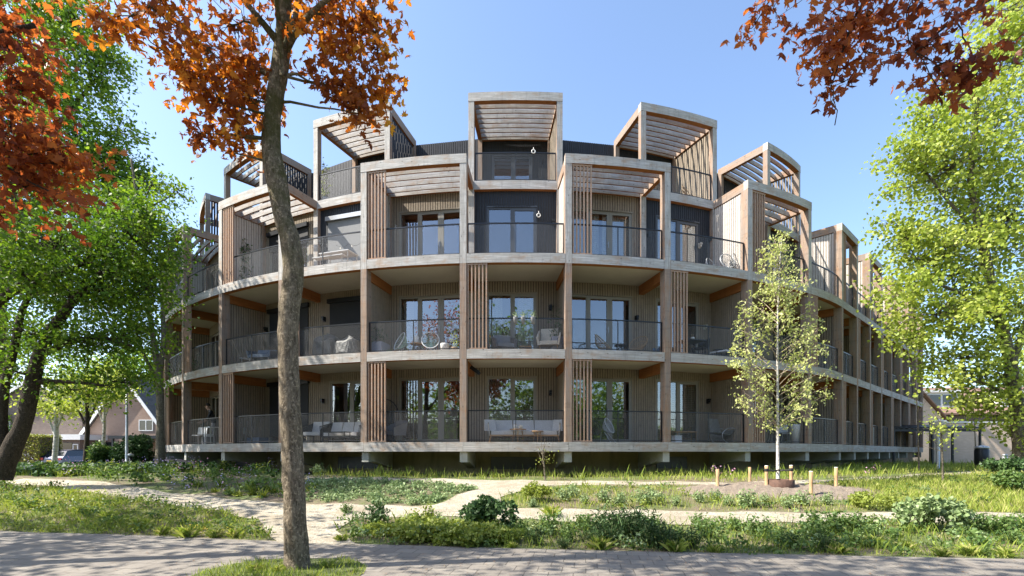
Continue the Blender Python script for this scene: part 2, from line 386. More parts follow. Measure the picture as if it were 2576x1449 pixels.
# ---- walls, windows, interiors
def opening(b, L):
    if b % 2: r = (.13, .90) if b in (-1,) else ((.10, .88) if b > 0 else (.12, .84))
    else: r = (.18, .74) if b == 0 else ((.20, .80) if b > 0 else (.18, .78))
    return r
CURT = {(1, 3): 'white', (2, 3): 'white', (0, 2): 'white', (0, 1): 'beige', (2, 1): 'beige', (-1, 1): 'brown', (-1, 2): 'beige', (4, 3): 'white', (3, 2): 'white'}
BLIND = {(-2, 2), (-3, 2), (-3, 1), (-4, 1)}
for b in range(FIRST, LAST + 1):
    if b > BODY_END: continue
    pitch = .09 if -5 <= b <= 4 else .15
    for L in (1, 2, 3, 4):
        t = WALL if L < 4 else 3.96
        if L == 4 and b > 5: continue
        z0 = LV[L] - .035; z1 = (LV[L + 1] - (.286 if L < 3 else .05)) if L < 4 else 13.86
        if L == 3: z1 = LV[4] - (.30 if b % 2 == 0 else .02)
        if L == 4 and b % 2:
            z0 = LV[4] - .3; s0 = s1 = None
        else: s0, s1 = opening(b, L)
        wlen_ = wlen(b, t)
        mt = M['clad_dark'] if (L == 4 or (L == 3 and b % 2 == 0)) else M['clad_light']
        fr = M['frame_dark'] if mt is M['clad_dark'] else M['frame_beige']
        zh = LV[L] + (2.30 if L < 4 else 2.2)
        mb = MB(); P = Parc(b, 0, t)
        if s0 is None: ribwall(mb, P, wlen_, z0, z1, pitch)
        else:
            x0, x1 = s0 * wlen_, s1 * wlen_
            ribwall(mb, P, x0, z0, z1, pitch)
            ribwall(mb, Parc(b, s0, t), x1 - x0, zh, z1, pitch)
            ribwall(mb, Parc(b, s1, t), wlen_ - x1, z0, z1, pitch)
        mb.build('wall', [mt, M['gap']], bld)
        if s0 is None: continue
        # straight window unit set in the wall
        A = F(b, s0, t, z0 + .04); B = F(b, s1, t, z0 + .04); d = B - A; wdt = d.length
        ang = math.atan2(d.y, d.x); Mx = Matrix.Translation(A) @ Matrix.Rotation(ang, 4, 'Z'); H = zh - z0 - .04
        npan = 3 if b % 2 else 2
        if npan == 3 and wdt < 2: npan = 2
        edges = [0, wdt * .5, wdt] if npan == 2 else ([0, wdt * .31, wdt * .65, wdt] if b < 0 else [0, wdt * .31, wdt * .65, wdt])
        mb = MB(); fw = .055
        mb.box(Mx, -.03, 0, -.02, .10, 0, H); mb.box(Mx, wdt, wdt + .03, -.02, .10, 0, H); mb.box(Mx, -.03, wdt + .03, -.03, .10, H, H + .05)
        for i in range(npan):
            a, c = edges[i], edges[i + 1]; y0, y1 = .0, .06; f = fw + (.05 if i else 0)
            mb.box(Mx, a + .002, a + f, y0, y1, .0, H - .002); mb.box(Mx, c - f, c - .002, y0, y1, 0, H - .002)
            mb.box(Mx, a + f + .001, c - f - .001, y0, y1, H - f, H - .003); mb.box(Mx, a + f + .001, c - f - .001, y0, y1, 0, f * 1.3)
        win = mb.build('window', fr, bld)
        mb = MB()
        for i in range(npan):
            a, c = edges[i], edges[i + 1]; f = fw + (.05 if i else 0)
            mb.poly([Mx @ Vector(p) for p in ((a + f, .03, f), (c - f, .03, f), (c - f, .03, H - f), (a + f, .03, H - f))])
        mb.build('pane', M['glass'], win)
        if npan == 3 and -4 < b < 4:
            mb = MB(); x = edges[2] - .05
            mb.box(Mx, x - .012, x + .012, -.03, -.002, 1.0, 1.22); mb.box(Mx, x - .06, x + .01, -.05, -.032, 1.13, 1.15); mb.build('handle', M['grey_metal'], win)
        cu = CURT.get((b, L))
        if cu:
            mb = MB(); n = 60
            spans = {'white': [(0.0, .30), (.62, 1.0)] if L == 2 else [(.02, .5), (.55, 1.0)], 'beige': [(0, 1)] if L == 1 else [(0, .2)], 'brown': [(0, .34)]}[cu]
            for q0, q1 in spans:
                m_ = int(n * (q1 - q0)) + 2
                for i in range(m_):
                    xa = wdt * (q0 + (q1 - q0) * i / m_); xb = wdt * (q0 + (q1 - q0) * (i + 1) / m_)
                    ya = .16 + .03 * math.sin(xa * 42); yb = .16 + .03 * math.sin(xb * 42)
                    mb.poly([Mx @ Vector(p) for p in ((xa, ya, .05), (xb, yb, .05), (xb, yb, H), (xa, ya, H))], smooth=True)
            mb.build('curtain', M['curtain_' + cu], win)
        if (b, L) in BLIND:
            mb = MB(); mb.box(Mx, .0, wdt, -.055, -.04, .05 if L == 2 else .3, H + .0); mb.build('roller_blind', M['shutter'], win)
            mb = MB(); mb.box(Mx, -.06, wdt + .06, -.14, -.04, H + .002, H + .16); mb.build('blind_box', M['black_metal'], win)
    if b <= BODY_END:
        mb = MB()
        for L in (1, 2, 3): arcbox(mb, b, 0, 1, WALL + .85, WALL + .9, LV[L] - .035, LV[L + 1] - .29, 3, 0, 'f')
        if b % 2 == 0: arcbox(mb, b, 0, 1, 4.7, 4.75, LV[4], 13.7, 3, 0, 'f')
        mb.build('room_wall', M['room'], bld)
# storm: grey fabric screen pulled down on the terrace two bays left, black one beside it
for b, s0, s1, mt, zb in ((-2, .16, .84, 'screen_grey', .12), (-3, .12, .84, 'shutter', 1.75)):
    A = F(b, s0, WALL - .06, LV[3]); B = F(b, s1, WALL - .06, LV[3]); d = B - A
    Mx = Matrix.Translation(A) @ Matrix.Rotation(math.atan2(d.y, d.x), 4, 'Z')
    mb = MB(); mb.box(Mx, 0, d.length, -.01, 0, zb, 2.34); sc_ = mb.build('awning_screen', M[mt], bld)
    mb = MB(); mb.box(Mx, -.05, d.length + .05, -.12, .0, 2.345, 2.50); mb.build('awning_box', M['grey_metal'] if b == -2 else M['black_metal'], sc_)

# ---- roof surfaces
for b in range(FIRST, BODY_END + 1):
    if b <= 5:
        mb = MB(); arcbox(mb, b, 0, 1, WALL + .02, 3.96, LV[4] - .28, LV[4] - (.04 if b % 2 == 0 else .10), 5, 0, 'udf'); mb.build('terrace_roof', M['roof'], bld)
        mb = MB(); arcbox(mb, b, 0, 1, 3.90 + (.12 if b % 2 else 0), 12.0, 13.84 + (0 if b % 2 else .02), 13.90 + (0 if b % 2 else .04), 1, (1, 1, 0, 0, 1, 1)); mb.build('roof', [M['roof'], M['roof_trim']], bld)
        mb = MB(); arcbox(mb, b, 0, 1, 11.9, 12.0, -.2, 13.85, 3, 0); mb.build('rear_wall', M['clad_dark'], bld)
    else:
        mb = MB(); arcbox(mb, b, 0, 1, WALL + .02, 11.0, LV[4] - .28, LV[4] - .04, 5, 0); mb.build('roof', [M['roof'], M['roof_trim']], bld)
        mb = MB(); arcbox(mb, b, 0, 1, 10.9, 11.0, -.2, LV[4] - .29, 3, 0); mb.build('rear_wall', M['clad_dark'], bld)
for k, ta in ((FIRST, 12.0), (BODY_END + 1, 11.0)):
    mb = MB(); mb.box(colM(k), -.05, .05, WALL + .01, ta, -.2, LV[4] - .3); mb.build('end_wall', M['clad_light'], bld)
mb = MB(); mb.box(colM(6), -.05, .05, 3.97, 11.9, LV[4] - .03, 13.85); mb.box(colM(FIRST), -.05, .05, 3.97, 11.9, LV[4] - .3, 13.85); mb.build('end_wall', M['clad_dark'], bld)

# ---- partitions on every second column
for k in range(FIRST, LAST + 2):
    if k % 2 == 0: continue
    p, a = COLS[k]
    for L in (1, 2, 3):
        z1 = LV[L + 1] - (.605 if L < 3 else .305)
        x0 = .305; w = WALL - .03 - x0 - (.17 if L == 3 else 0)
        if k > BODY_END + 1: continue
        Mx = colM(k); mb = MB()
        ribwall(mb, lambda x, d, z: Mx @ Vector((-.02 - d, x0 + x, z)), w, LV[L] - .03, z1, .1)
        ribwall(mb, lambda x, d, z: Mx @ Vector((.02 + d, x0 + x, z)), w, LV[L] - .03, z1, .1)
        mb.box(Mx, -.019, .019, x0 + .002, x0 + w, LV[L] - .029, z1 - .002)
        mb.build('partition', [M['clad_pale'] if L == 3 else M['clad_light'], M['gap'] if L < 3 else M['clad_light']], bld)
    if k <= 5:
        Mx = colM(k); mb = MB(); n = 18; w = (3.90 - 1.84)
        for i in range(n):
            x = 1.86 + w * i / n
            mb.box(Mx, -.02, .02, x, x + .075, LV[4] + .03, LV[5] - .32)
        mb.build('terrace_screen', M['clad_dark'] if k < 0 else M['clad_light'], bld)

# ---- pergolas
def pergola(b, t0, t1, zt, nr, single):
    e = ws(b, .105); mb = MB()
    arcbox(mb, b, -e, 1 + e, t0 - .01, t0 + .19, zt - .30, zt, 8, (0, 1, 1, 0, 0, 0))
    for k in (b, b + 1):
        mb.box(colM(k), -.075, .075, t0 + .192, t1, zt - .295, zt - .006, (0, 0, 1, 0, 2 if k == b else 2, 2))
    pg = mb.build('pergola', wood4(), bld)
    r = None if not single else MB(); ee = ws(b, .077)
    for i in range(nr):
        t = t0 + .42 + (t1 - t0 - .42) * i / nr
        r_ = r or MB()
        arcbox(r_, b, ee, 1 - ee, t, t + .05, zt - .27, zt - .09, 4, (0, 0, 1, 0, 0, 0))
        if not single: r_.build('rafter', wood4(), pg)
    if single: r.build('rafters', wood4(), pg)
    mb = MB(); arcbox(mb, b, ee, 1 - ee, t1 - .12, t1 - .02, zt - .29, zt - .05, 5, (0, 0, 1, 0, 0, 0)); mb.build('ledger', wood4(), pg)
for b in range(FIRST, LAST + 1):
    if b % 2: pergola(b, 0, BAL + .19, LV[4], 4, b > 4)
    elif b <= 5: pergola(b, BAL, 3.94, LV[5], 7, b > 4)
for k in range(-6, 6):
    mb = MB(); mb.box(colM(k), -.08, .08, 3.76, 3.92, LV[4] - .03, LV[5] - .30, 2); mb.build('rear_post', wood4(), bld)

# ---- slatted privacy screens
for b in range(FIRST, LAST + 1):
    for L in (1, 2, 3):
        if (b % 2 == 1) != (L != 2): continue
        e = ws(b, .135); w = .58 if b < 4 else .45; n = 6
        mb = MB(); z0, z1 = LV[L] + (.015 if L > 1 else .02), LV[L + 1] - .31
        for i in range(n):
            s = e + (w / blen(b)) * i / (n - 1)
            c = s + .042 / blen(b)
            arcbox(mb, b, s, c, .03, .085, z0 + .03, z1 - .05, 1)
        arcbox(mb, b, e - .004, e + w / blen(b) + .042 / blen(b) + .004, .025, .09, z0, z0 + .028, 3); arcbox(mb, b, e - .004, e + w / blen(b) + .042 / blen(b) + .004, .025, .09, z1 - .048, z1, 3)
        mb.build('slatted_screen', M['wood_slat'], bld)

# ---- railings
def railing(b, t, L):
    e = ws(b, .13); z = LV[L]
    mb = MB(); arcbox(mb, b, e, 1 - e, t - .022, t + .022, z + .985, z + 1.02, 8)
    mb2 = MB()
    for s in (e, .5, 1 - e):
        q = .012 / blen(b); s_ = min(max(s, e + q), 1 - e - q)
        arcbox(mb, b, s_ - q, s_ + q, t - .02, t + .02, z + .02, z + .984, 1)
    arcbox(mb, b, e + .002, 1 - e - .002, t - .012, t + .012, z + .05, z + .075, 8)
    rl = mb.build('railing', M['black_metal'], bld)
    arcbox(mb2, b, e + .02, 1 - e - .02, t - .03, t - .03, z + .05, z + .96, 8, 0, 'f'); mb2.build('mesh_panel', M['mesh'], rl)
for b in range(FIRST, LAST + 1):
    for L in (1, 2, 3): railing(b, .16, L)
    if b % 2 == 0 and b <= 4: railing(b, BAL + .09, 4)

# ---- small fittings: wall lamps, sockets, drain pipes
def fitting(b, s, z, kind='lamp', t=WALL, mt='black_metal'):
    p = F(b, s, t - .03, z); a = bang(b, s); Mx = Matrix.Translation(p) @ Matrix.Rotation(a, 4, 'Z'); mb = MB()
    if kind == 'lamp':
        mb.box(Mx, -.05, .05, -.03, .0, -.09, .09); mb.box(Mx, -.045, .045, -.14, -.031, .02, .085); mb.box(Mx, -.03, .03, -.12, -.05, -.06, .018)
        mb.build('wall_lamp', M[mt], bld)
    elif kind == 'pipe':
        mb.tube([Mx @ Vector((0, -.05, 0)), Mx @ Vector((0, -.05, 2.9))], .035, 8); mb.build('drain_pipe', M['grey_metal'], bld)
for b, s, z in ((2, .08, LV[3] + 1.55), (2, .80, LV[3] + 1.45), (2, .95, LV[3] + 1.75), (0, .93, LV[3] + 1.75), (-2, .06, LV[3] + 1.6), (-3, .06, LV[2] + 1.7), (-2, .10, LV[2] + 1.75),
                (1, .93, LV[2] + 1.55), (2, .88, LV[2] + 1.45), (2, .93, LV[1] + 1.6), (0, .90, LV[1] + 1.75), (0, .90, LV[2] + 1.8), (-2, .08, LV[1] + 1.6)):
    fitting(b, s, z, 'lamp', WALL, 'black_metal' if z % 1 > .3 else 'ceiling')
for k in (0, 2, -2): fitting(k, -.0, LV[3], 'pipe'); 
# ------------------------------------------------------------------ ground
def sm(a, b, x):
    t = np.clip((x - a) / (b - a), 0, 1); return t * t * (3 - 2 * t)
GD = np.array([-200, 8.6, 9.3, 10, 11, 12, 13, 14, 15, 16, 18, 4000.]); GH = np.array([0, 0, .03, .09, .20, .31, .44, .575, .67, .73, .76, .76])
def gz(x, y):
    x = np.asarray(x, float); y = np.asarray(y, float)
    h = np.interp(y, GD, GH)
    far = sm(20, 30, y) * sm(-9.5, -15, x)                # the street behind on the left lies lower
    h = h * (1 - far) + .24 * far
    beds = sm(8.8, 10.5, y) * (1 - sm(22, 30, y))
    return h + beds * (.025 * np.sin(x * 1.9 + y) * np.sin(y * 2.3 - x * .7) + .012 * np.sin(x * 5.1) * np.sin(y * 6.3))
def g1(x, y): return float(gz(x, y))
def px2g(px, py):
    """where the ground meets the line of sight of a photo pixel (2576 wide)"""
    ds = np.linspace(3, 60, 3000); zs = EYE - (py - HY) * ds / FOC; xs = (px - CX) * ds / FOC
    k = np.argmax(np.interp(ds, GD, GH) >= zs) if np.any(np.interp(ds, GD, GH) >= zs) else -1
    return float(xs[k]), float(ds[k])
def pg(pts): return [px2g(*p) for p in pts]
def inpoly(x, y, poly):
    r = np.zeros(len(x), bool); n = len(poly); j = n - 1
    for i in range(n):
        xi, yi = poly[i]; xj, yj = poly[j]
        c = ((yi > y) != (yj > y)) & (x < (xj - xi) * (y - yi) / (yj - yi + 1e-12) + xi); r ^= c; j = i
    return r

def mk_soil():
    t = NT('soil_and_moss'); v = t.coord(kind='Object')
    a = t.noise(v, .8, 8, .65); b = t.noise(v, 9, 6, .7); c = t.noise(v, 60, 3, .6)
    soil = t.ramp(b, [(.3, (.10, .075, .05)), (.55, (.20, .155, .105)), (.75, (.30, .24, .17))])
    green = t.ramp(c, [(.3, (.07, .10, .025)), (.7, (.15, .19, .05))])
    col = t.mix(t.ramp(t.math('ADD', t.math('MULTIPLY', a, .7), t.math('MULTIPLY', b, .3)), [(.44, (0, 0, 0)), (.56, (1, 1, 1))]), soil, green)
    t.l(col, t.b.inputs['Base Color']); t.b.inputs['Roughness'].default_value = .95
    t.bump(t.math('ADD', b, t.math('MULTIPLY', c, .5)), .8, .05); return t.mat
def mk_gravel():
    t = NT('shell_gravel'); v = t.coord(kind='Object')
    a = t.noise(v, 70, 3, .8); b = t.noise(v, 1.4, 6, .65)
    vo = t.n('ShaderNodeTexVoronoi'); vo.inputs['Scale'].default_value = 45; t.l(v, vo.inputs['Vector'])
    c = t.ramp(vo.outputs['Color'], [(.1, (.23, .20, .145)), (.5, (.40, .36, .28)), (.9, (.57, .525, .43))])
    c = t.mix(t.ramp(b, [(.42, (0, 0, 0)), (.62, (.75, .75, .75))]), c, (.28, .235, .165))
    t.l(c, t.b.inputs['Base Color']); t.b.inputs['Roughness'].default_value = .9
    t.bump(a, .9, .02); return t.mat
def mk_dirt(name, a, b):
    t = NT(name); v = t.coord(kind='Object')
    n = t.noise(v, 14, 8, .7); n2 = t.noise(v, 2, 5)
    c = t.mix(t.math('MULTIPLY', n2, .6), t.ramp(n, [(.3, a), (.7, b)]), a)
    t.l(c, t.b.inputs['Base Color']); t.b.inputs['Roughness'].default_value = .95; t.bump(n, 1.0, .06); return t.mat
def mk_pavers():
    t = NT('concrete_pavers')
    v = t.coord((1, 1, 1), 'Object', (0, 0, math.radians(8.4 + 0)))
    br = t.n('ShaderNodeTexBrick'); br.inputs['Scale'].default_value = 1.0; br.inputs['Brick Width'].default_value = .30; br.inputs['Row Height'].default_value = .30
    br.inputs['Mortar Size'].default_value = .007; br.inputs['Mortar Smooth'].default_value = .3; br.offset = .5
    br.inputs['Color1'].default_value = (.20, .18, .155, 1); br.inputs['Color2'].default_value = (.265, .24, .205, 1); br.inputs['Mortar'].default_value = (.085, .075, .06, 1)
    dn = t.n('ShaderNodeTexNoise'); dn.inputs['Scale'].default_value = 3; t.l(v, dn.inputs['Vector'])
    wv = t.n('ShaderNodeVectorMath', operation='SCALE'); t.l(dn.outputs['Color'], wv.inputs[0]); wv.inputs['Scale'].default_value = .02
    ad = t.n('ShaderNodeVectorMath', operation='ADD'); t.l(v, ad.inputs[0]); t.l(wv.outputs[0], ad.inputs[1]); t.l(ad.outputs[0], br.inputs['Vector'])
    n1 = t.noise(v, 1.3, 7, .7); n2 = t.noise(v, 40, 4, .7)
    c = t.mix(t.ramp(n1, [(.35, (0, 0, 0)), (.75, (.7, .7, .7))]), br.outputs['Color'], (.15, .13, .11))
    c = t.mix(t.ramp(n2, [(.3, (.35, .35, .35)), (.6, (0, 0, 0))]), c, (.13, .115, .095))
    t.l(c, t.b.inputs['Base Color']); t.b.inputs['Roughness'].default_value = .85
    h = t.math('ADD', t.math('MULTIPLY', br.outputs['Fac'], -1.0), t.math('MULTIPLY', n2, .25)); t.bump(h, .6, .012); return t.mat
M['soil'] = mk_soil(); M['gravel'] = mk_gravel(); M['pavers'] = mk_pavers()
M['dirt'] = mk_dirt('raked_earth', (.16, .125, .095), (.36, .30, .235)); M['lawn'] = mk_dirt('short_turf', (.08, .105, .03), (.17, .20, .06))
M['street'] = plain('street_brick', (.22, .17, .14), .9, 0, .15, 20)

def sheet(name, xs, ys, mat, dz=0, zfun=gz):
    X, Y = np.meshgrid(xs, ys); Z = zfun(X, Y) + dz
    v = np.stack([X, Y, Z], -1).reshape(-1, 3); nx, ny = len(xs), len(ys)
    i = np.arange(ny - 1)[:, None] * nx + np.arange(nx - 1)[None]; q = np.stack([i, i + 1, i + nx + 1, i + nx], -1).reshape(-1)
    return raw_mesh(name, v, 4, (nx - 1) * (ny - 1), mat, loops=q, smooth=True)
xs = np.concatenate([[-2500, -600, -200, -90, -60, -45], np.arange(-38, 34, .22), [36, 45, 60, 90, 200, 600, 2500]])
ys = np.concatenate([[-600, -150, -40, -12, -4, 0, 3], np.arange(5, 30, .2), [31, 33, 36, 40, 45, 55, 70, 100, 200, 600, 3000]])
tag(sheet('ground', xs, ys, M['soil']), kind='structure')

# pavement in front: far edge runs slightly towards the camera on the right
PAVE_FAR = [(-60, 16.8)] + pg([(-150, 1334), (0, 1338), (350, 1349), (560, 1358), (720, 1364), (950, 1372), (1200, 1380), (1500, 1387), (1900, 1396), (2300, 1404), (2576, 1409), (2800, 1414)]) + [(60, -.5)]
PIT = [(-2.85 + 1.02 * math.cos(a), 6.15 + 1.02 * math.sin(a) * (1 + .08 * math.sin(3 * a))) for a in np.linspace(0, 2 * math.pi, 40, endpoint=False)]
def strip(name, A, B, mat, dz, nl=80, nw=5, jag=0.0):
    """surface between two edge polylines, laid over the ground"""
    def res(P, n):
        P = np.array(P); d = np.r_[0, np.cumsum(np.hypot(*np.diff(P, axis=0).T))]; s = np.linspace(0, d[-1], n)
        return np.c_[np.interp(s, d, P[:, 0]), np.interp(s, d, P[:, 1])]
    a, b = res(A, nl), res(B, nl); r = np.random.RandomState(len(A) * 7 + len(B))
    ja = np.convolve(r.randn(nl + 4), np.ones(3) / 3, 'same')[2:-2, None] * jag; jb = np.convolve(r.randn(nl + 4), np.ones(3) / 3, 'same')[2:-2, None] * jag
    dirn = (b - a) / (np.hypot(*(b - a).T)[:, None] + 1e-6); a = a - dirn * ja; b = b + dirn * jb
    w = np.linspace(0, 1, nw + 1)[:, None, None]; G = a[None] * (1 - w) + b[None] * w
    Z = gz(G[..., 0], G[..., 1]) + dz; v = np.concatenate([G, Z[..., None]], -1).reshape(-1, 3)
    i = np.arange(nw)[:, None] * nl + np.arange(nl - 1)[None]; q = np.stack([i, i + 1, i + nl + 1, i + nl], -1).reshape(-1)
    return v, q, nw * (nl - 1)
def strips(name, L, mat):
    V = []; Q = []; n = 0; k = 0
    for A, B, dz, nl, nw, jag in L:
        v, q, m = strip(name, A, B, mat, dz, nl, nw, jag); V.append(v); Q.append(q + k); k += len(v); n += m
    return tag(raw_mesh(name, np.concatenate(V), 4, n, mat, loops=np.concatenate(Q), smooth=True), kind='structure')
strips('pavement', [(PAVE_FAR, [(x, y - 12 if x > -30 else y - 25) for x, y in PAVE_FAR], .014, 240, 30, 0)], M['pavers'])
# gravel paths
A_up = pg([(60, 1204), (140, 1207), (250, 1213), (330, 1225), (430, 1240), (560, 1252), (700, 1266), (850, 1270), (1000, 1273), (1085, 1273)])
A_lo = pg([(-40, 1213), (120, 1221), (230, 1240), (400, 1266), (560, 1288), (630, 1306), (700, 1311), (815, 1306), (950, 1301), (1100, 1300)])
SP_a = pg([(640, 1300), (668, 1330), (700, 1368)]); SP_b = pg([(900, 1300), (845, 1335), (905, 1376)])
A2u = pg([(1060, 1271), (1150, 1274), (1320, 1279), (1500, 1283), (1700, 1288), (2000, 1290), (2300, 1291), (2620, 1293), (2900, 1296)])
A2l = pg([(1060, 1301), (1150, 1300), (1310, 1310), (1500, 1317), (1700, 1320), (2000, 1317), (2300, 1313), (2620, 1312), (2900, 1314)])
B_up = pg([(770, 1201), (1000, 1204), (1250, 1207), (1500, 1211), (1700, 1213), (1900, 1213), (2100, 1206), (2250, 1199), (2330, 1193), (2450, 1187), (2600, 1184)])
B_lo = pg([(770, 1204), (1000, 1209), (1180, 1222), (1400, 1222), (1560, 1219), (1800, 1222), (1950, 1219), (2150, 1211), (2300, 1204), (2450, 1195), (2600, 1190)])
BR_a = pg([(1190, 1218), (1208, 1229), (1150, 1248), (1083, 1276), (1070, 1290)]); BR_b = pg([(1400, 1219), (1300, 1238), (1258, 1254), (1262, 1268), (1290, 1290)])
strips('gravel_path', [(A_up, A_lo, .006, 90, 8, .03), (A2u, A2l, .010, 110, 6, .03), (B_up, B_lo, .006, 100, 4, .04), (BR_a, BR_b, .014, 24, 8, .02), (SP_a, SP_b, .018, 20, 8, .04)], M['gravel'])
PATHS = [A_up + A_lo[::-1], A2u + A2l[::-1], B_up + B_lo[::-1], BR_a + BR_b[::-1], SP_a + SP_b[::-1]]
PAVE = PAVE_FAR + [(60, -30), (-60, -30)]
# tree pit and the raked earth round the young birch, the street on the left
V = [(-2.85, 6.15, .022)] + [(x, y, .020) for x, y in PIT]
o = raw_mesh('tree_pit', np.array(V), 3, len(PIT), M['lawn'], loops=np.array([(0, 1 + i, 1 + (i + 1) % len(PIT)) for i in range(len(PIT))]).ravel()); tag(o, kind='structure')
MC = px2g(1955, 1236)
def mound(x, y): r = np.hypot((x - MC[0]) / 3.4, (y - MC[1]) / 1.35); return gz(x, y) - .05 + .17 * (1 - sm(.35, 1.0, r)) * (1 + .10 * np.sin(x * 9) * np.sin(y * 11)) + .02 * np.sin(x * 23 + y * 5) * np.sin(y * 19)
tag(sheet('earth_mound', np.arange(MC[0] - 4, MC[0] + 4, .07), np.arange(MC[1] - 1.6, MC[1] + 1.5, .07), M['dirt'], 0, mound), kind='structure')
tag(sheet('street', np.array([-60., -50, -40, -30, -20, -16]), np.array([31., 33, 36, 40, 44]), M['street'], .02), kind='structure')
BED3 = pg([(770, 1208), (1000, 1211), (1170, 1224), (1195, 1230), (1075, 1270), (900, 1268), (770, 1264)])

def gzz(x, y):
    """ground or mound, whichever is on top"""
    return np.maximum(gz(x, y), mound(x, y))
# ------------------------------------------------------------------ grass, weeds, shrubs
def leafmat(name, stops, trans=.45, tint=(1, 1, 1), rough=.5, spec=.3):
    t = NT(name); sx = t.n('ShaderNodeSeparateXYZ'); t.l(t.coord(), sx.inputs[0])
    col = t.ramp(sx.outputs[0], stops)
    t.l(col, t.b.inputs['Base Color']); t.b.inputs['Roughness'].default_value = rough; t.b.inputs['Specular IOR Level'].default_value = spec
    tl = t.n('ShaderNodeBsdfTranslucent'); t.l(t.mix(1.0, col, tint, 'MULTIPLY'), tl.inputs['Color'])
    mx = t.n('ShaderNodeMixShader'); mx.inputs[0].default_value = trans
    t.l(t.b.outputs[0], mx.inputs[1]); t.l(tl.outputs[0], mx.inputs[2]); t.l(mx.outputs[0], t.out.inputs['Surface']); return t.mat
M['grass'] = leafmat('grass_blades', [(0, (.12, .20, .03)), (.5, (.27, .36, .06)), (.85, (.44, .48, .11)), (1, (.58, .52, .26))], .4, (1, 1, .6))
M['herb'] = leafmat('herb_leaves', [(0, (.06, .12, .035)), (.5, (.11, .19, .05)), (1, (.20, .28, .08))], .35, (1, 1, .6))
M['herb_grey'] = leafmat('grey_green_leaves', [(0, (.13, .20, .08)), (.5, (.23, .32, .13)), (1, (.40, .48, .25))], .25)
M['herb_lime'] = leafmat('lime_leaves', [(0, (.15, .21, .03)), (.5, (.27, .33, .06)), (1, (.40, .44, .12))], .4, (1, 1, .6))
M['herb_dark'] = leafmat('dark_shrub_leaves', [(0, (.03, .075, .025)), (.5, (.06, .12, .035)), (1, (.11, .18, .06))], .25)
M['flower_blue'] = leafmat('lilac_petals', [(0, (.30, .28, .60)), (.5, (.50, .42, .72)), (1, (.75, .70, .88))], .3)
M['flower_pink'] = leafmat('pink_petals', [(0, (.60, .20, .42)), (1, (.85, .55, .72))], .3)
M['flower_yellow'] = leafmat('yellow_petals', [(0, (.75, .50, .04)), (1, (.85, .72, .1))], .3)

R = np.random.RandomState(11)
def sample(poly, n, avoid=True, clump=None):
    P = np.array(poly); x = R.uniform(P[:, 0].min(), P[:, 0].max(), n * 3); y = R.uniform(P[:, 1].min(), P[:, 1].max(), n * 3)
    k = inpoly(x, y, poly) & (np.hypot((x - MC[0]) / 3.0, (y - MC[1]) / 1.15) > R.uniform(.75, 1.05, len(x)))
    if avoid:
        for q in PATHS: k &= ~inpoly(x, y, q)
        k &= ~(inpoly(x, y, PAVE) & ~inpoly(x, y, PIT))
    if clump:
        f = np.sin(x * clump + 1.3) * np.sin(y * clump * 1.3 + x * .5) + .6 * np.sin(x * clump * 2.7 + 4) * np.sin(y * clump * 3.1)
        k &= R.uniform(-1, 1, len(x)) < f + .35
    return x[k][:n], y[k][:n]
def blades(x, y, h, w, lean=.45, mat='grass', name='grass', cm=(0, 1)):
    n = len(x); z = gzz(x, y) - .01; h = h * R.uniform(.45, 1.25, n); a = R.uniform(0, 6.283, n); w = w * R.uniform(.6, 1.3, n)
    dx, dy = np.cos(a) * w / 2, np.sin(a) * w / 2; b = R.uniform(0, 6.283, n); l = h * R.uniform(.1, 1, n) * lean
    v = np.empty((n, 4, 3)); v[:, 0] = np.c_[x - dx, y - dy, z]; v[:, 1] = np.c_[x + dx, y + dy, z]
    v[:, 2] = np.c_[x + dx * .6 + np.cos(b) * l * .45, y + dy * .6 + np.sin(b) * l * .45, z + h * .62]; v[:, 3] = np.c_[x + np.cos(b) * l, y + np.sin(b) * l, z + h]
    u = np.repeat(R.uniform(cm[0], cm[1], n), 4); return v.reshape(-1, 3), np.c_[u, u]
def grassfield(name, parts, mat):
    V = np.concatenate([p[0] for p in parts]); U = np.concatenate([p[1] for p in parts])
    return tag(raw_mesh(name, V, 4, len(V) // 4, mat, uv=U), kind='stuff')
def gblades(pts, n, h, w, clump=None, lean=.5, cm=(0, 1), avoid=True):
    x, y = sample(pts, n, avoid, clump); return blades(x, y, h, w, lean, cm=cm)
LAWN_L = pg([(-420, 1222), (-100, 1215), (120, 1224), (400, 1268), (560, 1290), (640, 1318), (700, 1358), (640, 1359), (350, 1347), (0, 1336), (-420, 1326)])
FRONT = pg([(860, 1302), (1310, 1311), (1800, 1319), (2800, 1312), (2850, 1414), (2300, 1402), (1500, 1385), (900, 1370), (800, 1350)])
MID = pg([(1290, 1240), (1420, 1224), (1800, 1223), (1950, 1220), (2150, 1212), (2480, 1194), (2800, 1186), (2900, 1296), (2300, 1290), (1500, 1282), (1290, 1277), (1262, 1256)])
NEAR_B = pg([(780, 1203), (1250, 1206), (1900, 1212), (2150, 1203), (2450, 1185), (2800, 1178), (2800, 1160)]) + [(22, 33), (14.5, 22.5), (9, 18.2), (0, 16.6), (-6.5, 17.4)]
MID_SUN = MID
FLOWER = pg([(330, 1222), (190, 1206), (60, 1200), (-200, 1195), (-300, 1168), (250, 1165), (420, 1160), (760, 1190), (775, 1262), (560, 1248), (430, 1236)])
LEFT_FAR = pg([(-400, 1215), (60, 1200), (-100, 1190)]) + [(-26, 27), (-13, 24), (-12, 19), (-17, 15)]
